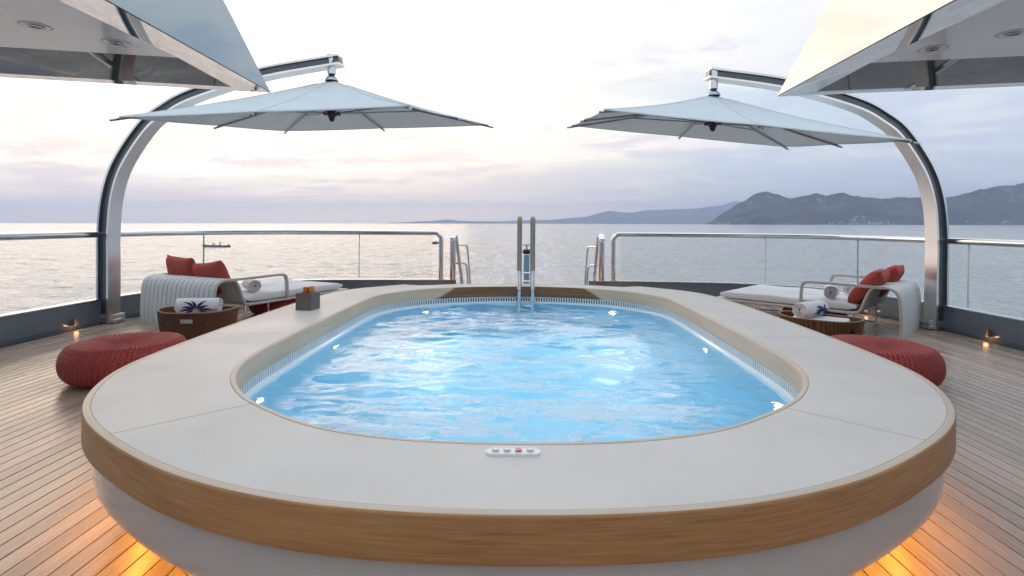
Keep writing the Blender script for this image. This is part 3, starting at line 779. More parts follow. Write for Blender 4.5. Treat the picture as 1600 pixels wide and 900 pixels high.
# unseen superstructure added behind the photographer, white and set back for front light
dh = thing('deckhouse', 'white deckhouse front with tall windows behind the camera', 'deckhouse', (0, -6.2, 0))
for k_ in range(-3, 4):
    b = MB(); b.box((k_*1.5, 0, 1.15), (1.1, .04, 2.1), 0, .01); b.build('window', M['wallgl'], dh)
    b = MB(); b.box((k_*1.5+.75, .0, 1.25), (.39, .1, 2.5)); b.build('wall_pier', M['whitep'], dh)
b = MB(); b.box((0, 0, 2.45), (10.5, .3, .5), 0, .02); b.build('lintel', M['whitep'], dh)
# ------------------------------------------------------------------ chaises
def chaise(label, B, ang, flip):
    # local frame: x across (0 .. W away from the near side), y along towards the foot
    Wd = 1.32 if flip < 0 else 1.25
    t = thing('daybed', label, 'daybed', (B[0], B[1], 0), ang, 'white woven double daybeds'); sx = flip
    prof = [(0, 0.0), (-.005, .2), (.01, .42), (.03, .50), (.07, .545), (.13, .562), (.20, .562), (.26, .55), (.30, .50), (.345, .39), (.385, .29), (.43, .255), (.50, .25), (.8, .25), (1.4, .25), (2.12, .25)]
    pp = cat_rom([(0, y, z) for y, z in prof], 4)
    nst = 16; sw = Wd/nst
    # a frame tube on both sides, straps woven between them
    for xx in (0, Wd):
        b = MB(); b.tube([p+Vector((xx*sx, 0, 0)) for p in pp], .016, 8); b.build('side_frame', M['tube'], t)
    strap_me = None
    for k_ in range(nst):
        if strap_me is None:
            rings = []
            for i, p in enumerate(pp):
                tg = (pp[min(i+1, len(pp)-1)]-pp[max(i-1, 0)]).normalized(); nr = Vector((0, -tg.z, tg.y))
                w2 = sw/2-.004
                rings.append([p+Vector((-w2, 0, 0))+nr*.012, p+Vector((-w2*.85, 0, 0))+nr*.0155, p+Vector((w2*.85, 0, 0))+nr*.0155, p+Vector((w2, 0, 0))+nr*.012, p+Vector((w2, 0, 0))-nr*.010, p+Vector((-w2, 0, 0))-nr*.010])
            b = MB(); b.loft(rings, True, True); strap_me = b.mesh('strap', M['strapw'], True, 50)
        o = bpy.data.objects.new('strap', strap_me); C.objects.link(o); o.parent = t; o.location = (sx*(sw*(k_+.5)), 0, .0)
    for xx in (0, Wd):
        pts = cat_rom([(xx*sx, .14, .565), (xx*sx, .5, .568), (xx*sx, .88, .57), (xx*sx, .97, .555), (xx*sx, 1.0, .50), (xx*sx, 1.01, .36), (xx*sx, 1.015, .235)], 5)
        rings = []
        for i, p in enumerate(pts):
            tg = (pts[min(i+1, len(pts)-1)]-pts[max(i-1, 0)]).normalized(); nr = Vector((0, -tg.z, tg.y)); e = .02
            rings.append([p+Vector((-e, 0, 0))+nr*.014, p+Vector((e, 0, 0))+nr*.014, p+Vector((e, 0, 0))-nr*.014, p+Vector((-e, 0, 0))-nr*.014])
        b = MB(); b.loft(rings, True, True); b.build('armrest', M['tube'], t, angle=50)
    for yy in (.62, 1.75):
        for xx in (.07, Wd-.07):
            b = MB(); b.tube(cat_rom([(xx*sx, yy-.16, .24), (xx*sx, yy-.17, .05), (xx*sx, yy-.13, .012), (xx*sx, yy, .010), (xx*sx, yy+.13, .012), (xx*sx, yy+.17, .05), (xx*sx, yy+.16, .24)], 5), .010, 8); b.build('leg', M['chrome'], t)
    for k_ in (0, 1):
        c0 = Vector((sx*(Wd*(.25+.5*k_)), 1.23, .318)); b = MB(); nx, ny = 8, 20; hx, hy, hz = Wd/4-.012, .80, .048
        rings = []
        for i in range(ny+1):
            y = -hy+2*hy*i/ny; e = (1-abs(y/hy)**14)**.5 if i not in (0, ny) else .25
            r_ = []
            for q in range(24):
                a = 2*pi*q/24; ca, sa = cos(a), sin(a)
                r_.append(c0+Vector((hx*(abs(ca)**.16)*(1 if ca > 0 else -1)*(1 if i not in (0, ny) else .985), y, hz*max(e, .4)*(abs(sa)**.35)*(1 if sa > 0 else -1)*1.0+(.004*sin(y*9+k_) if sa > 0 else 0))))
            rings.append(r_)
        b.loft(rings, True, True); b.build('mattress', M['mattress'], t, angle=60)
    return t
# left: near side edge runs from B along v
angL = atan2(.907, .42)-pi/2
angR = atan2(.69, -.72)-pi/2
cl = chaise('white woven double daybed on the left with its tall woven back towards the pool deck', (-3.47, 6.12), angL, -1)
crt = chaise('white woven double daybed on the right, seen side-on with open armrests', (4.12, 5.92), angR, 1)
def local(t, x, y, z):
    a = t.rotation_euler.z; return Vector((t.location.x+x*cos(a)-y*sin(a), t.location.y+x*sin(a)+y*cos(a), z))
def cushion(label, pos, rz, tilt, size=(.46, .46, .15), roll=0):
    b = MB(); n_ = 14; vs = {}
    for s_ in (1, -1):
        for i in range(n_+1):
            for j in range(n_+1):
                u_, v_ = 2*i/n_-1, 2*j/n_-1
                th_ = ((1-u_**4)*(1-v_**4))**.45
                pin = 1-.07*(1-abs(u_)**2)*abs(v_)**6 ; pin2 = 1-.07*(1-abs(v_)**2)*abs(u_)**6
                x = u_*size[0]/2*pin2; z = v_*size[1]/2*pin
                y = s_*size[2]/2*th_*(1+.12*noise.noise(Vector((u_*2+rz*3, v_*2, s_*3+pos[0]))))
                b.v.append((x, y, z+size[1]/2))
    N1 = n_+1
    for s_ in (0, 1):
        for i in range(n_):
            for j in range(n_):
                a = s_*N1*N1+i*N1+j; b.f.append((a, a+1, a+N1+1, a+N1)); b.uv.append([(0, 0)]*4)
    o = b.build('cushion', M['cushion'], angle=180); o.location = pos; o.rotation_euler = (tilt, roll, rz)
    tag(o, label, 'cushion', 'red cushions on the daybeds'); return o
cushion('red square cushion, left one of two on the left daybed, standing upright', local(cl, -1.10, .42, .32), angL, radians(14), (.50, .50, .17), radians(3))
cushion('red square cushion leaning at the right end of the left daybed headrest', local(cl, -.47, .44, .315), angL, radians(22), (.52, .48, .17), radians(-6))
cushion('red cushion leaning nearest on the right daybed, over its seat', local(crt, .30, .52, .355), angR, radians(40), (.5, .50, .17))
cushion('red cushion at the back of the right daybed, partly hidden by the nearer one', local(crt, .86, .44, .36), angR, radians(36), (.5, .5, .17))
# ------------------------------------------------------------------ towels
def petals(bm, fn, cx_, cy_, n_=9, L=.12, spread=(200, -20), sc=1.0):
    # curved leaf shapes fanned round a point, mapped to the surface by fn(u, v)
    for k_ in range(n_):
        a = radians(spread[0]+(spread[1]-spread[0])*k_/(n_-1)); ll = L*(1 if k_ % 2 else .82)
        cv = .55*(1 if k_ < n_/2 else -.55)
        o0 = len(bm.v); steps = 9
        for i in range(steps+1):
            s_ = i/steps; r_ = .03+ll*s_; aa = a+cv*s_*s_*.8; wv = .0135*sc*sin(pi*min(1, s_*.96+.04))**.8*(1-.35*s_)
            for sd_ in (-1, 1):
                u_ = cx_+r_*cos(aa)-sin(aa)*wv*sd_; v_ = cy_+r_*sin(aa)*.85+cos(aa)*wv*sd_*.8
                bm.v.append(tuple(fn(u_, v_)))
        for i in range(steps):
            a0 = o0+2*i; bm.f.append((a0, a0+1, a0+3, a0+2)); bm.uv.append([(0, 0)]*4)
def rolled_towel(label, pos, rz, L=.34, R=.075, emblem=None, lying=0, squash=1.0, group='rolled white pool towels'):
    t = thing('rolled_towel', label, 'towel', pos, rz, group)
    turns = 4.2; N_ = 110; th_ = .0105; sec = []
    for i in range(N_+1):
        s_ = i/N_; a = s_*turns*2*pi+2.2; r_ = .012+(R-.012-th_/2)*s_
        sec.append((a, r_))
    b = MB(); outer = [(r_+th_*.42, a) for a, r_ in sec]; inner = [(r_-th_*.42, a) for a, r_ in sec][::-1]
    poly = outer+inner; rings = []
    for x, sc_ in ((-L/2, .975), (-L/2+.008, 1), (0, 1.005), (L/2-.008, 1), (L/2, .975)):
        rings.append([(x+.004*sin(a*3), r_*cos(a)*sc_, R*squash+r_*sin(a)*sc_*squash) for r_, a in poly])
    b.loft(rings, True, False)
    nP = len(poly)
    for e in (0, 4):
        o0 = e*nP
        for i in range(N_):
            b.f.append((o0+i, o0+i+1, o0+nP-2-i, o0+nP-1-i)); b.uv.append([(0, 0)]*4)
    b.build('terry_roll', M['terry'], t, angle=60)
    if emblem:
        ex, ev, spr, Lp = emblem; b = MB(); rr = R+.0035
        def fn(u_, v_):
            a = -(pi)+ (v_)/R; return Vector((u_, rr*cos(a), R*squash-rr*sin(a)*squash))
        petals(b, fn, ex, ev, 9, Lp, spr, 1.25); o = b.build('leaf_emblem', M['navy'], t, angle=180)
    return t
def folded_towel(label, pos, rz, size=(.42, .26, .035)):
    b = MB(); b.box((0, 0, size[2]/2), size, 0, .012); o = b.build('folded_towel', M['terry'], angle=60); o.location = pos; o.rotation_euler = (0, 0, rz)
    tag(o, label, 'towel', 'folded white towels in the baskets'); return o
# ------------------------------------------------------------------ baskets
def basket(label, loc, rz, a=.40, b_=.25, H=.33, hole=None):
    t = thing('towel_basket', label, 'basket', (*loc, 0), rz, 'brown rattan towel baskets')
    SG, RV = 144, 30; b = MB()
    def pt(k_, j, off=0):
        th_ = 2*pi*k_/SG; f = j/RV; s_ = .86+.14*f**.7; e = .006*(.5+.5*sin(k_*pi/1.0+j*pi)) if 0 else 0
        wv = .0028*(1 if (k_//2+j) % 2 else -1)
        ex = 2.6; c_, s2 = cos(th_), sin(th_)
        rx = (abs(c_)**(2/ex))*(1 if c_ > 0 else -1); ry = (abs(s2)**(2/ex))*(1 if s2 > 0 else -1)
        top = H*(1+.05*abs(c_)**3)
        return Vector(((a*s_+wv-off)*rx, (b_*s_+wv-off)*ry, top*f))
    for off, flipd in ((0, 0), (.014, 1)):
        o0 = len(b.v)
        for j in range(RV+1):
            for k_ in range(SG): b.v.append(tuple(pt(k_, j, off)))
        for j in range(RV):
            for k_ in range(SG):
                if hole and hole[0] <= k_ < hole[1] and hole[2] <= j < hole[3]: continue
                p, q = o0+j*SG+k_, o0+j*SG+(k_+1) % SG
                b.f.append((p, q, q+SG, p+SG)); b.uv.append([(k_/SG*2, j/RV*.33), ((k_+1)/SG*2, j/RV*.33), ((k_+1)/SG*2, (j+1)/RV*.33), (k_/SG*2, (j+1)/RV*.33)])
    b.v.append((0, 0, .01)); ci = len(b.v)-1
    for k_ in range(SG): b.f.append((ci, k_, (k_+1) % SG)); b.uv.append([(0, 0)]*3)
    me_ = b.build('basket_body', M['rattan'], t, angle=30)
    b = MB(); b.tube([pt(k_, RV, .006)+Vector((0, 0, .004)) for k_ in range(0, SG, 2)], .007, 8, False, True); b.build('rim', M['rattan_rim'], t)
    return t
k0 = int(144*.75)
bl = basket('tall brown rattan towel basket beside the left daybed, with a handle slot', (-3.34, 5.62), radians(6), .365, .25, .33, (k0-3, k0+2, 21, 25))
basketR = basket('brown rattan towel basket beside the right daybed', (3.08, 5.62), radians(-38), .39, .24, .30, (k0+18, k0+21, 19, 24))
folded_towel('folded white towel filling the left basket under its rolled towel', local(bl, 0, -.012, .205), radians(6), (.40, .42, .09))
folded_towel('folded white towel in the right basket under its rolled towel', local(basketR, 0, -.02, .25), radians(-38), (.50, .34, .05))
rolled_towel('rolled white towel with navy leaf emblem facing out, in the left basket', local(bl, .035, -.07, .30), radians(8), .40, .084, (0, -.045, (186, -6), .135))
rolled_towel('rolled white towel with spiral end and navy leaf emblem, in the right basket', local(basketR, -.09, -.02, .295), radians(32), .40, .086, (.07, -.045, (178, 2), .115))
rolled_towel('plain rolled white towel against the cushion on the left daybed', local(cl, -.24, .68, .366), angL-.45, .34, .082)
rolled_towel('plain rolled white towel at the near edge of the right daybed', local(crt, .22, .74, .366), angR+.25, .34, .088)
rolled_towel('rolled white towel at the far side of the right daybed', local(crt, .92, .68, .366), angR+.0, .32, .068)
# ------------------------------------------------------------------ woven poufs
def pouf(label, loc, R=.52, H=.33, rot=0, fine=True):
    t = thing('woven_pouf', label, 'pouf', (*loc, 0), rot, 'red woven rope poufs')
    SG = 288 if fine else 96; prof = []
    N_ = 96 if fine else 30
    for j in range(N_+1):
        s_ = j/N_                     # 0 centre top -> 1 centre bottom
        if s_ < .42:
            q = s_/.42; r_ = R*.80*q; z = H*(.80+.20*sin(pi*.5*min(1, q*1.12))**1.5)
        elif s_ < .80:
            a = (s_-.42)/.38*pi; r_ = R*.80+R*.20*sin(a); z = H*.54+H*.46*cos(a)
        else:
            q = (s_-.80)/.2; r_ = R*.80*(1-q); z = H*.08*(1-q)
            z = H*.08
        prof.append((r_, z))
    b = MB()
    for k_ in range(SG):
        th_ = 2*pi*k_/SG; ph = k_ % 4; rib = [0, .8, 1, .8][ph]
        for j, (r_, z) in enumerate(prof):
            row = [0, .5, 1, .5][(j*2+(2 if (k_//4) % 2 else 0)) % 4] if fine else .5
            e = (.007*rib+.0035*rib*(row-.5)*2)*min(1, r_/.15)
            rr = r_+e*(.9 if .42 < j/N_ < .85 else .25); zz = z+e*(.8 if j/N_ < .5 else 0)
            twist = .35*min(1, (1-j/N_)**2)
            ir = noise.noise(Vector((cos(th_)*1.6+loc[0], sin(th_)*1.6, z*4))); rr *= 1+.022*ir; zz += .008*ir*min(1, r_/.2)
            b.v.append((rr*cos(th_+twist), rr*sin(th_+twist), zz))
    n_ = len(prof)
    for k_ in range(SG):
        for j in range(n_-1):
            p, q = k_*n_+j, ((k_+1) % SG)*n_+j; b.f.append((p, p+1, q+1, q)); b.uv.append([(0, 0)]*4)
    b.build('rope_weave', M['rope'], t, angle=28)
    b = MB(); b.sphere((0, 0, H*.80), .035, (1, 1, .35), 16, 8); b.build('centre_knot', M['rope'], t)
    return t
pouf('large round red woven pouf on the deck left of the pool', (-3.16, 4.35), .425, .285)
pouf('large round red woven pouf half hidden behind the pool ledge on the right', (2.88, 4.40), .43, .29, .3)
pouf('low red pouf tucked under the left daybed', tuple(local(cl, -.42, 1.30, 0))[:2], .40, .21, 0, False)
pouf('low red pouf tucked under the right daybed', tuple(local(crt, .40, .98, 0))[:2], .36, .21, 0, False)
# ------------------------------------------------------------------ snack box on the ledge
bx = thing('snack_box', 'square dark bronze box holding amber glasses and snacks on the pool ledge', 'box', (-1.765, 4.48, T0), radians(-14))
s2 = .066
for (x, y, sx_, sy_) in ((0, -s2, 2*s2, .006), (0, s2, 2*s2, .006), (-s2, 0, .006, 2*s2-.008), (s2, 0, .006, 2*s2-.008)):
    b = MB(); b.box((x, y, .069), (sx_, sy_, .138), 0, .001); b.build('side_panel', M['stone'], bx)
b = MB(); b.box((0, 0, .05), (2*s2-.01, 2*s2-.01, .1)); b.build('tray', M['black'], bx)
for k_, (x, y) in enumerate(((.0, -.03), (.042, -.025), (.022, .02))):
    g_ = MB(); g_.lathe([(.0, .0), (.017, .0), (.021, .068), (.019, .068), (.015, .006), (0, .006)], (0, 0, 0), 20)
    o = g_.build('amber_glass', M['amber']); o.location = local(bx, x, y, T0+.118); tag(o, ['amber glass at the front of the snack box', 'amber glass at the right corner of the snack box', 'amber glass behind the other two in the snack box'][k_], 'glass', 'amber glasses in the snack box')
for k_ in range(7):
    b = MB(); b.sphere((0, 0, 0), .011, (1.2, .8, .7), 8, 6); o = b.build('snack', M['snack']); o.location = local(bx, -.05+.012*(k_ % 4)+random.uniform(-.004, .004), -.04+.03*(k_//2), T0+.132+.004*(k_ % 2)); o.rotation_euler = (0, .4*k_, k_)
    tag(o, 'small brown snack heaped with others beside the amber glasses', 'snack', 'snacks piled in the box')
# ------------------------------------------------------------------ copper courtesy lamps on the bulwark
def lamp(label, x, y, nx, ny):
    t = thing('courtesy_lamp', label, 'lamp', (x, y, .0), atan2(ny, nx)-pi/2, 'small copper lamps low on the bulwark')
    b = MB(); b.lathe([(0, .13), (.008, .125), (.012, .105), (.03, .08), (.038, .055), (.036, .055), (.026, .08), (.008, .1)], (0, .04, 0), 20); b.build('hood', M['copper'], t)
    b = MB(); b.sphere((0, .04, .062), .014, (1, 1, 1), 10, 8); b.build('bulb', M['bulb'], t)
    b = MB(); b.box((0, .012, .115), (.018, .03, .012)); b.build('bracket', M['copper'], t)
    L = bpy.data.lights.new('courtesy_light', 'POINT'); L.energy = .06; L.color = (1, .5, .22); L.shadow_soft_size = .02
    lo = bpy.data.objects.new('courtesy_light', L); C.objects.link(lo); lo.location = (x+nx*.06, y+ny*.06, .045)
lamp('small copper lamp glowing on the left bulwark left of the arm foot', -5.12, 6.18, 1, 0)
lamp('small copper lamp glowing on the right bulwark nearest the frame edge', 5.13, 5.95, -1, 0)
lamp('small copper lamp glowing on the bulwark behind the right daybed', 4.86, 7.62, -.9, -.3)
# ------------------------------------------------------------------ sea
SEA = -8.3
def sea_fn(t, b):
    o = t.coord(); x, y, z = t.sep(o)
    dist = t.vmath('LENGTH', o)
    wake = t.math('SUBTRACT', 1.0, t.smooth(t.math('ABSOLUTE', t.math('DIVIDE', x, t.math('ADD', 3.0, t.math('MULTIPLY', y, .045)))), .75, 1.15))
    a = t.noise(t.scale(o, (.30, .5, 1)), .35, 4, .55, .5); c_ = t.noise(t.scale(o, (.5, 1, 1), (5, 3, 1)), .9, 5, .6, .6); e = t.noise(t.scale(o, (.8, 1, 1)), 3.2, 3, .6)
    h = t.math('ADD', t.math('MULTIPLY', a, 7.0), t.math('ADD', t.math('MULTIPLY', c_, 1.6), t.math('MULTIPLY', e, .12)))
    t.put(b.inputs['Normal'], t.bump(h, .6, .5))
    foam = t.math('MULTIPLY', wake, t.smooth(t.noise(t.scale(o, (.6, .06, 1)), .8, 6, .65, 1), .42, .72))
    t.put(b.inputs['Base Color'], t.mix(t.math('MULTIPLY', foam, .5), (.28, .30, .32), (.72, .72, .72)))
    b.inputs['Roughness'].default_value = .12; b.inputs['IOR'].default_value = 1.45; b.inputs['Specular IOR Level'].default_value = 1.0
M['sea'] = mat('sea_water', fn=sea_fn)
m = MB()
A0, A1, NAZ = radians(90-52), radians(90+52), 620      # finely rippled sector astern
rr_ = [28.0]
while rr_[-1] < 2600: rr_.append(rr_[-1]*1.0068+.02)
def wave(x, y, r_):
    p = Vector((x*.10, y*.16, 0)); wob = noise.noise_vector(p*.6)*.6
    w_ = 7+y*.045; wk = max(0, 1-abs(x-.5)/w_)
    a_ = (.5-abs(noise.noise(p*.7+wob)))*.62; b_ = (.5-abs(noise.noise(p*2.3+wob*1.5+Vector((4, 4, 4)))))*.34; c_ = noise.noise(p*6)*.10
    edge = min(1, (2600-r_)/900)
    big = a_+b_*(1 if wk <= 0 else 1-.6*min(1, wk*2))+c_
    if wk > 0: big += .20*sin(min(1, wk)*pi*1.0)*noise.noise(Vector((x*.7, y*.05, 2)))
    return big*max(0, edge)
for r_ in rr_:
    for k_ in range(NAZ+1):
        a_ = A0+(A1-A0)*k_/NAZ; x, y = r_*cos(a_), r_*sin(a_)
        e_ = min(1, min(k_, NAZ-k_)/12)
        m.v.append((x, y, wave(x, y, r_)*e_*(1 if r_ > 29 else 0)))
m.f = [(j*(NAZ+1)+k_, (j+1)*(NAZ+1)+k_, (j+1)*(NAZ+1)+k_+1, j*(NAZ+1)+k_+1) for j in range(len(rr_)-1) for k_ in range(NAZ)]
m.uv = [[(0, 0)]*4]*len(m.f)
def flat_ring(r0, r1, a0, a1, n_):
    o0 = len(m.v)
    for k_ in range(n_+1):
        a_ = a0+(a1-a0)*k_/n_
        m.v.append((r0*cos(a_), r0*sin(a_), 0)); m.v.append((r1*cos(a_), r1*sin(a_), 0))
    for k_ in range(n_): m.f.append((o0+2*k_, o0+2*k_+1, o0+2*k_+3, o0+2*k_+2)); m.uv.append([(0, 0)]*4)
for r0, r1 in ((.01, 28), (28, 200), (200, rr_[-1])):
    if r0 > 1: flat_ring(r0, r1, A1, A0+2*pi, 60)
    else: flat_ring(r0, r1, 0, 2*pi, 72)
for r0, r1 in ((rr_[-1], 7000), (7000, 16000), (16000, 34000)): flat_ring(r0, r1, A0, A0+2*pi, 310)
sea = m.build('sea', M['sea'], kind='structure', angle=180); sea.location = (0, 0, SEA); SETTING.append(sea)
# ------------------------------------------------------------------ mountains
def hill_fn(t, b):
    o = t.coord(); n_ = t.noise(o, .0022, 8, .65); n2_ = t.noise(o, .012, 5, .6)
    geo = t.node('ShaderNodeNewGeometry'); nx, ny, nz = t.sep(geo.outputs['Normal'])
    col = t.mix(t.smooth(n_, .42, .6), (.016, .028, .034), (.045, .055, .058))
    rock = t.math('MULTIPLY', t.math('SUBTRACT', 1.0, t.smooth(nz, .55, .85)), t.smooth(n2_, .45, .62))
    t.put(b.inputs['Base Color'], t.mix(t.math('MULTIPLY', rock, .8), col, (.26, .24, .21))); b.inputs['Roughness'].default_value = .95
M['hill'] = mat('hillside', fn=hill_fn)
def hills(name, outline, D, seed, depth=.32):
    cols = 260; rows = 44; x0, x1 = outline[0][0], outline[-1][0]; m = MB()
    def oh(x):
        for (a, ya), (b_, yb) in zip(outline, outline[1:]):
            if a <= x <= b_: q = (x-a)/(b_-a); q = q*q*(3-2*q)*.5+q*.5; return ya+(yb-ya)*q
        return 349
    for i in range(cols+1):
        ix = x0+(x1-x0)*i/cols; top = (349.5-oh(ix)+.0)/850
        for j in range(rows+1):
            f = j/rows; crest = .62+.08*noise.noise(Vector((ix*.02, seed, 0)))
            dd = D*(1+depth*(f-.0)); X = (ix-817)/850*dd; Hh = top*D*(1+depth*crest)+(-0)
            g_ = min(1, f/crest) if f < crest else max(0, 1-(f-crest)/(1-crest))
            p = Vector((X/900, dd/900, seed))
            rg_ = 1-abs(noise.fractal(p*1.15, .9, 2.1, 5))*1.5
            e = g_**.85
            h = Hh*e*(1 if abs(f-crest) < .02 else (.68+.32*rg_*1.0))
            h *= 1+.05*noise.noise(p*9)
            h = min(h, Hh*(dd/(D*(1+depth*crest)))*.985+2) if f < crest else h
            m.v.append((X, dd, h-4 if f > 0 else -4))
    for i in range(cols):
        for j in range(rows):
            a = i*(rows+1)+j; m.f.append((a, a+rows+1, a+rows+2, a+1)); m.uv.append([(0, 0)]*4)
    o = m.build(name, M['hill'], kind='structure', angle=180); o.location = (0, 0, SEA); SETTING.append(o)
hills('coastal_mountains', [(1098, 349), (1106, 347), (1131, 331), (1156, 315), (1184, 299.5), (1197, 297), (1212, 301), (1234, 308), (1259, 303.5), (1275, 300), (1294, 304), (1316, 298), (1331, 303.5), (1366, 306.6), (1387, 308), (1406, 305), (1431, 306), (1478, 306), (1506, 300), (1537, 292), (1566, 287), (1587, 287), (1602, 281), (1680, 272), (1780, 278), (1950, 300), (2100, 330), (2200, 349)], 7000, 3.7, .2)
hills('far_mountains', [(820, 349), (850, 344), (911, 339), (952, 329), (982, 332), (1012, 328), (1080, 325.5), (1125, 320.5), (1149, 313.5), (1200, 318), (1300, 330), (1400, 349)], 26000, 9.1, .12)
hills('farthest_mountains', [(600, 349), (675, 345.5), (697, 343), (724, 345.5), (780, 346), (825, 344), (885, 343), (940, 344.5), (1000, 349)], 29000, 5.5, .08)
# coastal town: specks of pale houses low on the hillside
tw = MB(); rnd = random.Random(4)
def town(ix, n_, spread, up):
    for q in range(n_):
        x_ = ix+rnd.gauss(0, spread); dd = 7000*(1+abs(rnd.gauss(0, .012))+.012); X = (x_-817)/850*dd
        z = max(4, abs(rnd.gauss(0, up))); s_ = rnd.uniform(8, 18)
        tw.box((X, dd-160, z+s_/2), (s_*rnd.uniform(1, 2.2), s_, s_*rnd.uniform(.7, 1.2)), rnd.uniform(0, 1))
town(1345, 60, 26, 14); town(1325, 16, 10, 40); town(1436, 14, 6, 50); town(1250, 20, 60, 10); town(1540, 20, 40, 26); town(1130, 12, 14, 8)
M['town'] = mat('pale_plaster', (.45, .42, .38), .9, 0, wear((.45, .42, .38), .2, .05))
o = tw.build('coastal_town', M['town'], smooth=False, kind='stuff'); tag(o, 'scatter of pale houses at the foot of the right mountains', 'town'); o.location = (0, 0, SEA); SETTING.append(o)
# ------------------------------------------------------------------ boats
M['hull'] = mat('dark_rubber_hull', (.06, .065, .08), .45, 0, wear((.06, .065, .08), .2, 2))
M['hullw'] = mat('pale_deck', (.5, .52, .52), .5, 0, wear((.5, .52, .52), .1, 2))
M['cloth'] = mat('dark_clothes', (.05, .05, .06), .9); M['skin'] = mat('skin', (.45, .26, .18), .6)
def person(label, pos, pose, rz):
    me = bpy.data.meshes.new('person')
    if pose == 'sit': V = [(0, 0, .45), (0, 0, .75), (0, .03, 1.02), (0, .04, 1.14), (0, .06, 1.28), (.1, .0, .43), (.12, .42, .45), (.12, .46, .05), (-.1, 0, .43), (-.12, .42, .45), (-.12, .46, .05), (.19, .02, .98), (.23, .12, .72), (.17, .36, .68), (-.19, .02, .98), (-.23, .12, .72), (-.17, .36, .68)]
    else: V = [(0, 0, .95), (0, 0, 1.2), (0, .02, 1.42), (0, .03, 1.53), (0, .04, 1.66), (.1, 0, .88), (.12, .03, .48), (.12, 0, .04), (-.1, 0, .88), (-.12, .03, .48), (-.12, 0, .04), (.2, 0, 1.4), (.25, .05, 1.12), (.2, .28, 1.05), (-.2, 0, 1.4), (-.25, .05, 1.12), (-.2, .28, 1.05)]
    E = [(0, 1), (1, 2), (2, 3), (3, 4), (0, 5), (5, 6), (6, 7), (0, 8), (8, 9), (9, 10), (2, 11), (11, 12), (12, 13), (2, 14), (14, 15), (15, 16)]
    me.from_pydata(V, E, []); o = bpy.data.objects.new('person', me); C.objects.link(o); me.materials.append(M['cloth'])
    md = o.modifiers.new('skin', 'SKIN'); rad = [.15, .15, .16, .06, .11, .1, .075, .05, .1, .075, .05, .065, .05, .04, .065, .05, .04]
    for v, r_ in zip(me.skin_vertices[0].data if me.skin_vertices else [], rad): v.radius = (r_, r_)
    md2 = o.modifiers.new('sub', 'SUBSURF'); md2.levels = 1; md2.render_levels = 1
    if not me.skin_vertices:
        bpy.context.view_layer.update()
    o.location = pos; o.rotation_euler = (0, 0, rz); tag(o, label, 'person'); SETTING.append(o); return o
def boat(label, ix, iy, L, rz, Wd):
    D = 850*(1.25-SEA)/(iy-348); pos = Vector(((ix-817)/850*D, D, SEA))
    t = thing('motor_boat', label, 'boat', pos, rz); SETTING.append(t)
    b = MB()   # inflatable tube running round the bow (bow towards -x)
    h = L/2
    pts = cat_rom([(h, -Wd/2, .55), (0, -Wd/2, .55), (-h*.55, -Wd/2*.95, .62), (-h*.88, -Wd*.22, .82), (-h, 0, .9), (-h*.88, Wd*.22, .82), (-h*.55, Wd/2*.95, .62), (0, Wd/2, .55), (h, Wd/2, .55)], 5)
    b.tube(pts, .42, 12); b.build('inflatable_tube', M['hull'], t)
    b = MB(); rings = []
    for x, w_, z in ((h*.95, Wd*.42, -.1), (0, Wd*.42, -.15), (-h*.6, Wd*.3, .05), (-h*.95, .08, .5)):
        rings.append([(x, -w_, z+.25), (x, 0, z-.25), (x, w_, z+.25), (x, w_*.95, .62), (x, -w_*.95, .62)])
    b.loft(rings, True, True); b.build('hull', M['hullw'], t, angle=25)
    b = MB(); b.box((-h*.1, 0, 1.0), (.9, .8, .8), 0, .1); b.box((-h*.17, 0, 1.55), (.08, .75, .35), 0, .03); b.build('console', M['hullw'], t)
    b = MB(); b.box((h*.25, 0, .85), (.7, 1.1, .5), 0, .08); b.build('seat', M['hull'], t)
    b = MB(); b.box((h*1.0, 0, .9), (.45, .4, .75), 0, .08); b.box((h*1.0, 0, .3), (.2, .15, .8), 0, .03); b.build('outboard_motor', M['cloth'], t)
    return t, pos
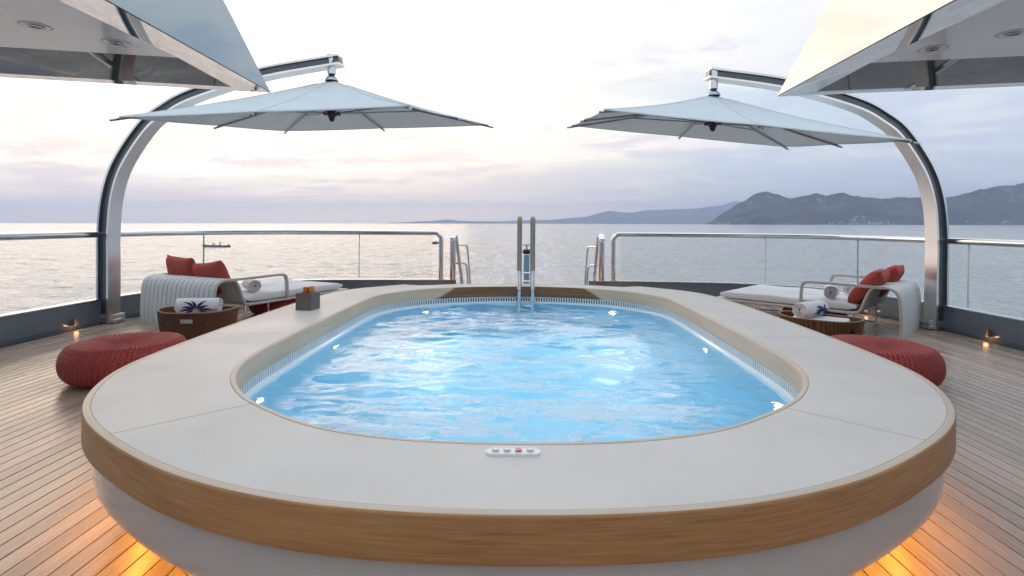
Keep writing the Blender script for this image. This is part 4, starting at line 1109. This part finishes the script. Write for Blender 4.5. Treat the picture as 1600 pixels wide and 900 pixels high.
b1, p1 = boat('long dark inflatable motor boat with two people on board, left of the wake', 337.5, 387, 9.3, radians(4), 2.6)
person('person in dark clothes standing at the helm of the inflatable boat', p1+Vector((1.6, 0, .75)), 'stand', radians(90))
person('person in dark clothes sitting towards the bow of the inflatable boat', p1+Vector((-1.2, .2, .62)), 'sit', radians(90))
b2, p2 = boat('small dark boat seen end-on in the distance beside the left railing end', 682, 381, 4.6, radians(72), 2.4)
def wkf(t, b):
    o = t.coord(); n_ = t.noise(t.scale(o, (.2, 1.4, 1)), 1.2, 5)
    t.put(b.inputs['Base Color'], t.mix(n_, (.2, .22, .26), (.5, .5, .52))); t.put(b.inputs['Normal'], t.bump(n_, 1, .4)); b.inputs['Roughness'].default_value = .3
M['bw'] = mat('boat_wake', fn=wkf)
b = MB(); rings = []
for i in range(40):
    s_ = i/39; x = p1.x+4.2+s_*17; y = p1.y+.8*sin(s_*5)+s_*3; w_ = .35+1.2*s_*(1-s_)*2.2
    rings.append([(x, y-w_, SEA+.02), (x, y, SEA+.10*(1-s_)+.03), (x, y+w_, SEA+.02)])
b.loft(rings, False, False); o = b.build('boat_wake', M['bw'], kind='structure'); SETTING.append(o)
# ------------------------------------------------------------------ air
hz = MB(); hz.box((0, 0, 1250/2-12), (70000, 70000, 1250)); hm = bpy.data.materials.new('haze'); hm.use_nodes = True
t = NT(hm.node_tree); t.n.remove(t.n['Principled BSDF']); pv = t.node('ShaderNodeVolumePrincipled')
pv.inputs['Color'].default_value = (.55, .70, 1, 1); pv.inputs['Density'].default_value = .00006; pv.inputs['Anisotropy'].default_value = .35
t.l.new(pv.outputs[0], t.n['Material Output'].inputs['Volume'])
hz = hz.build('haze', hm, smooth=False, kind='stuff'); SETTING.append(hz)
# ------------------------------------------------------------------ the yacht heels a third of a degree
bpy.context.view_layer.update()
keep = set(o.name for o in SETTING)|{'camera', 'sun'}
HM = Matrix.Translation(EYE) @ Matrix.Rotation(radians(.35), 4, 'Y') @ Matrix.Translation(-EYE)
for o in list(S.objects):
    if o.parent is None and o.name not in keep: o.matrix_world = HM @ o.matrix_world
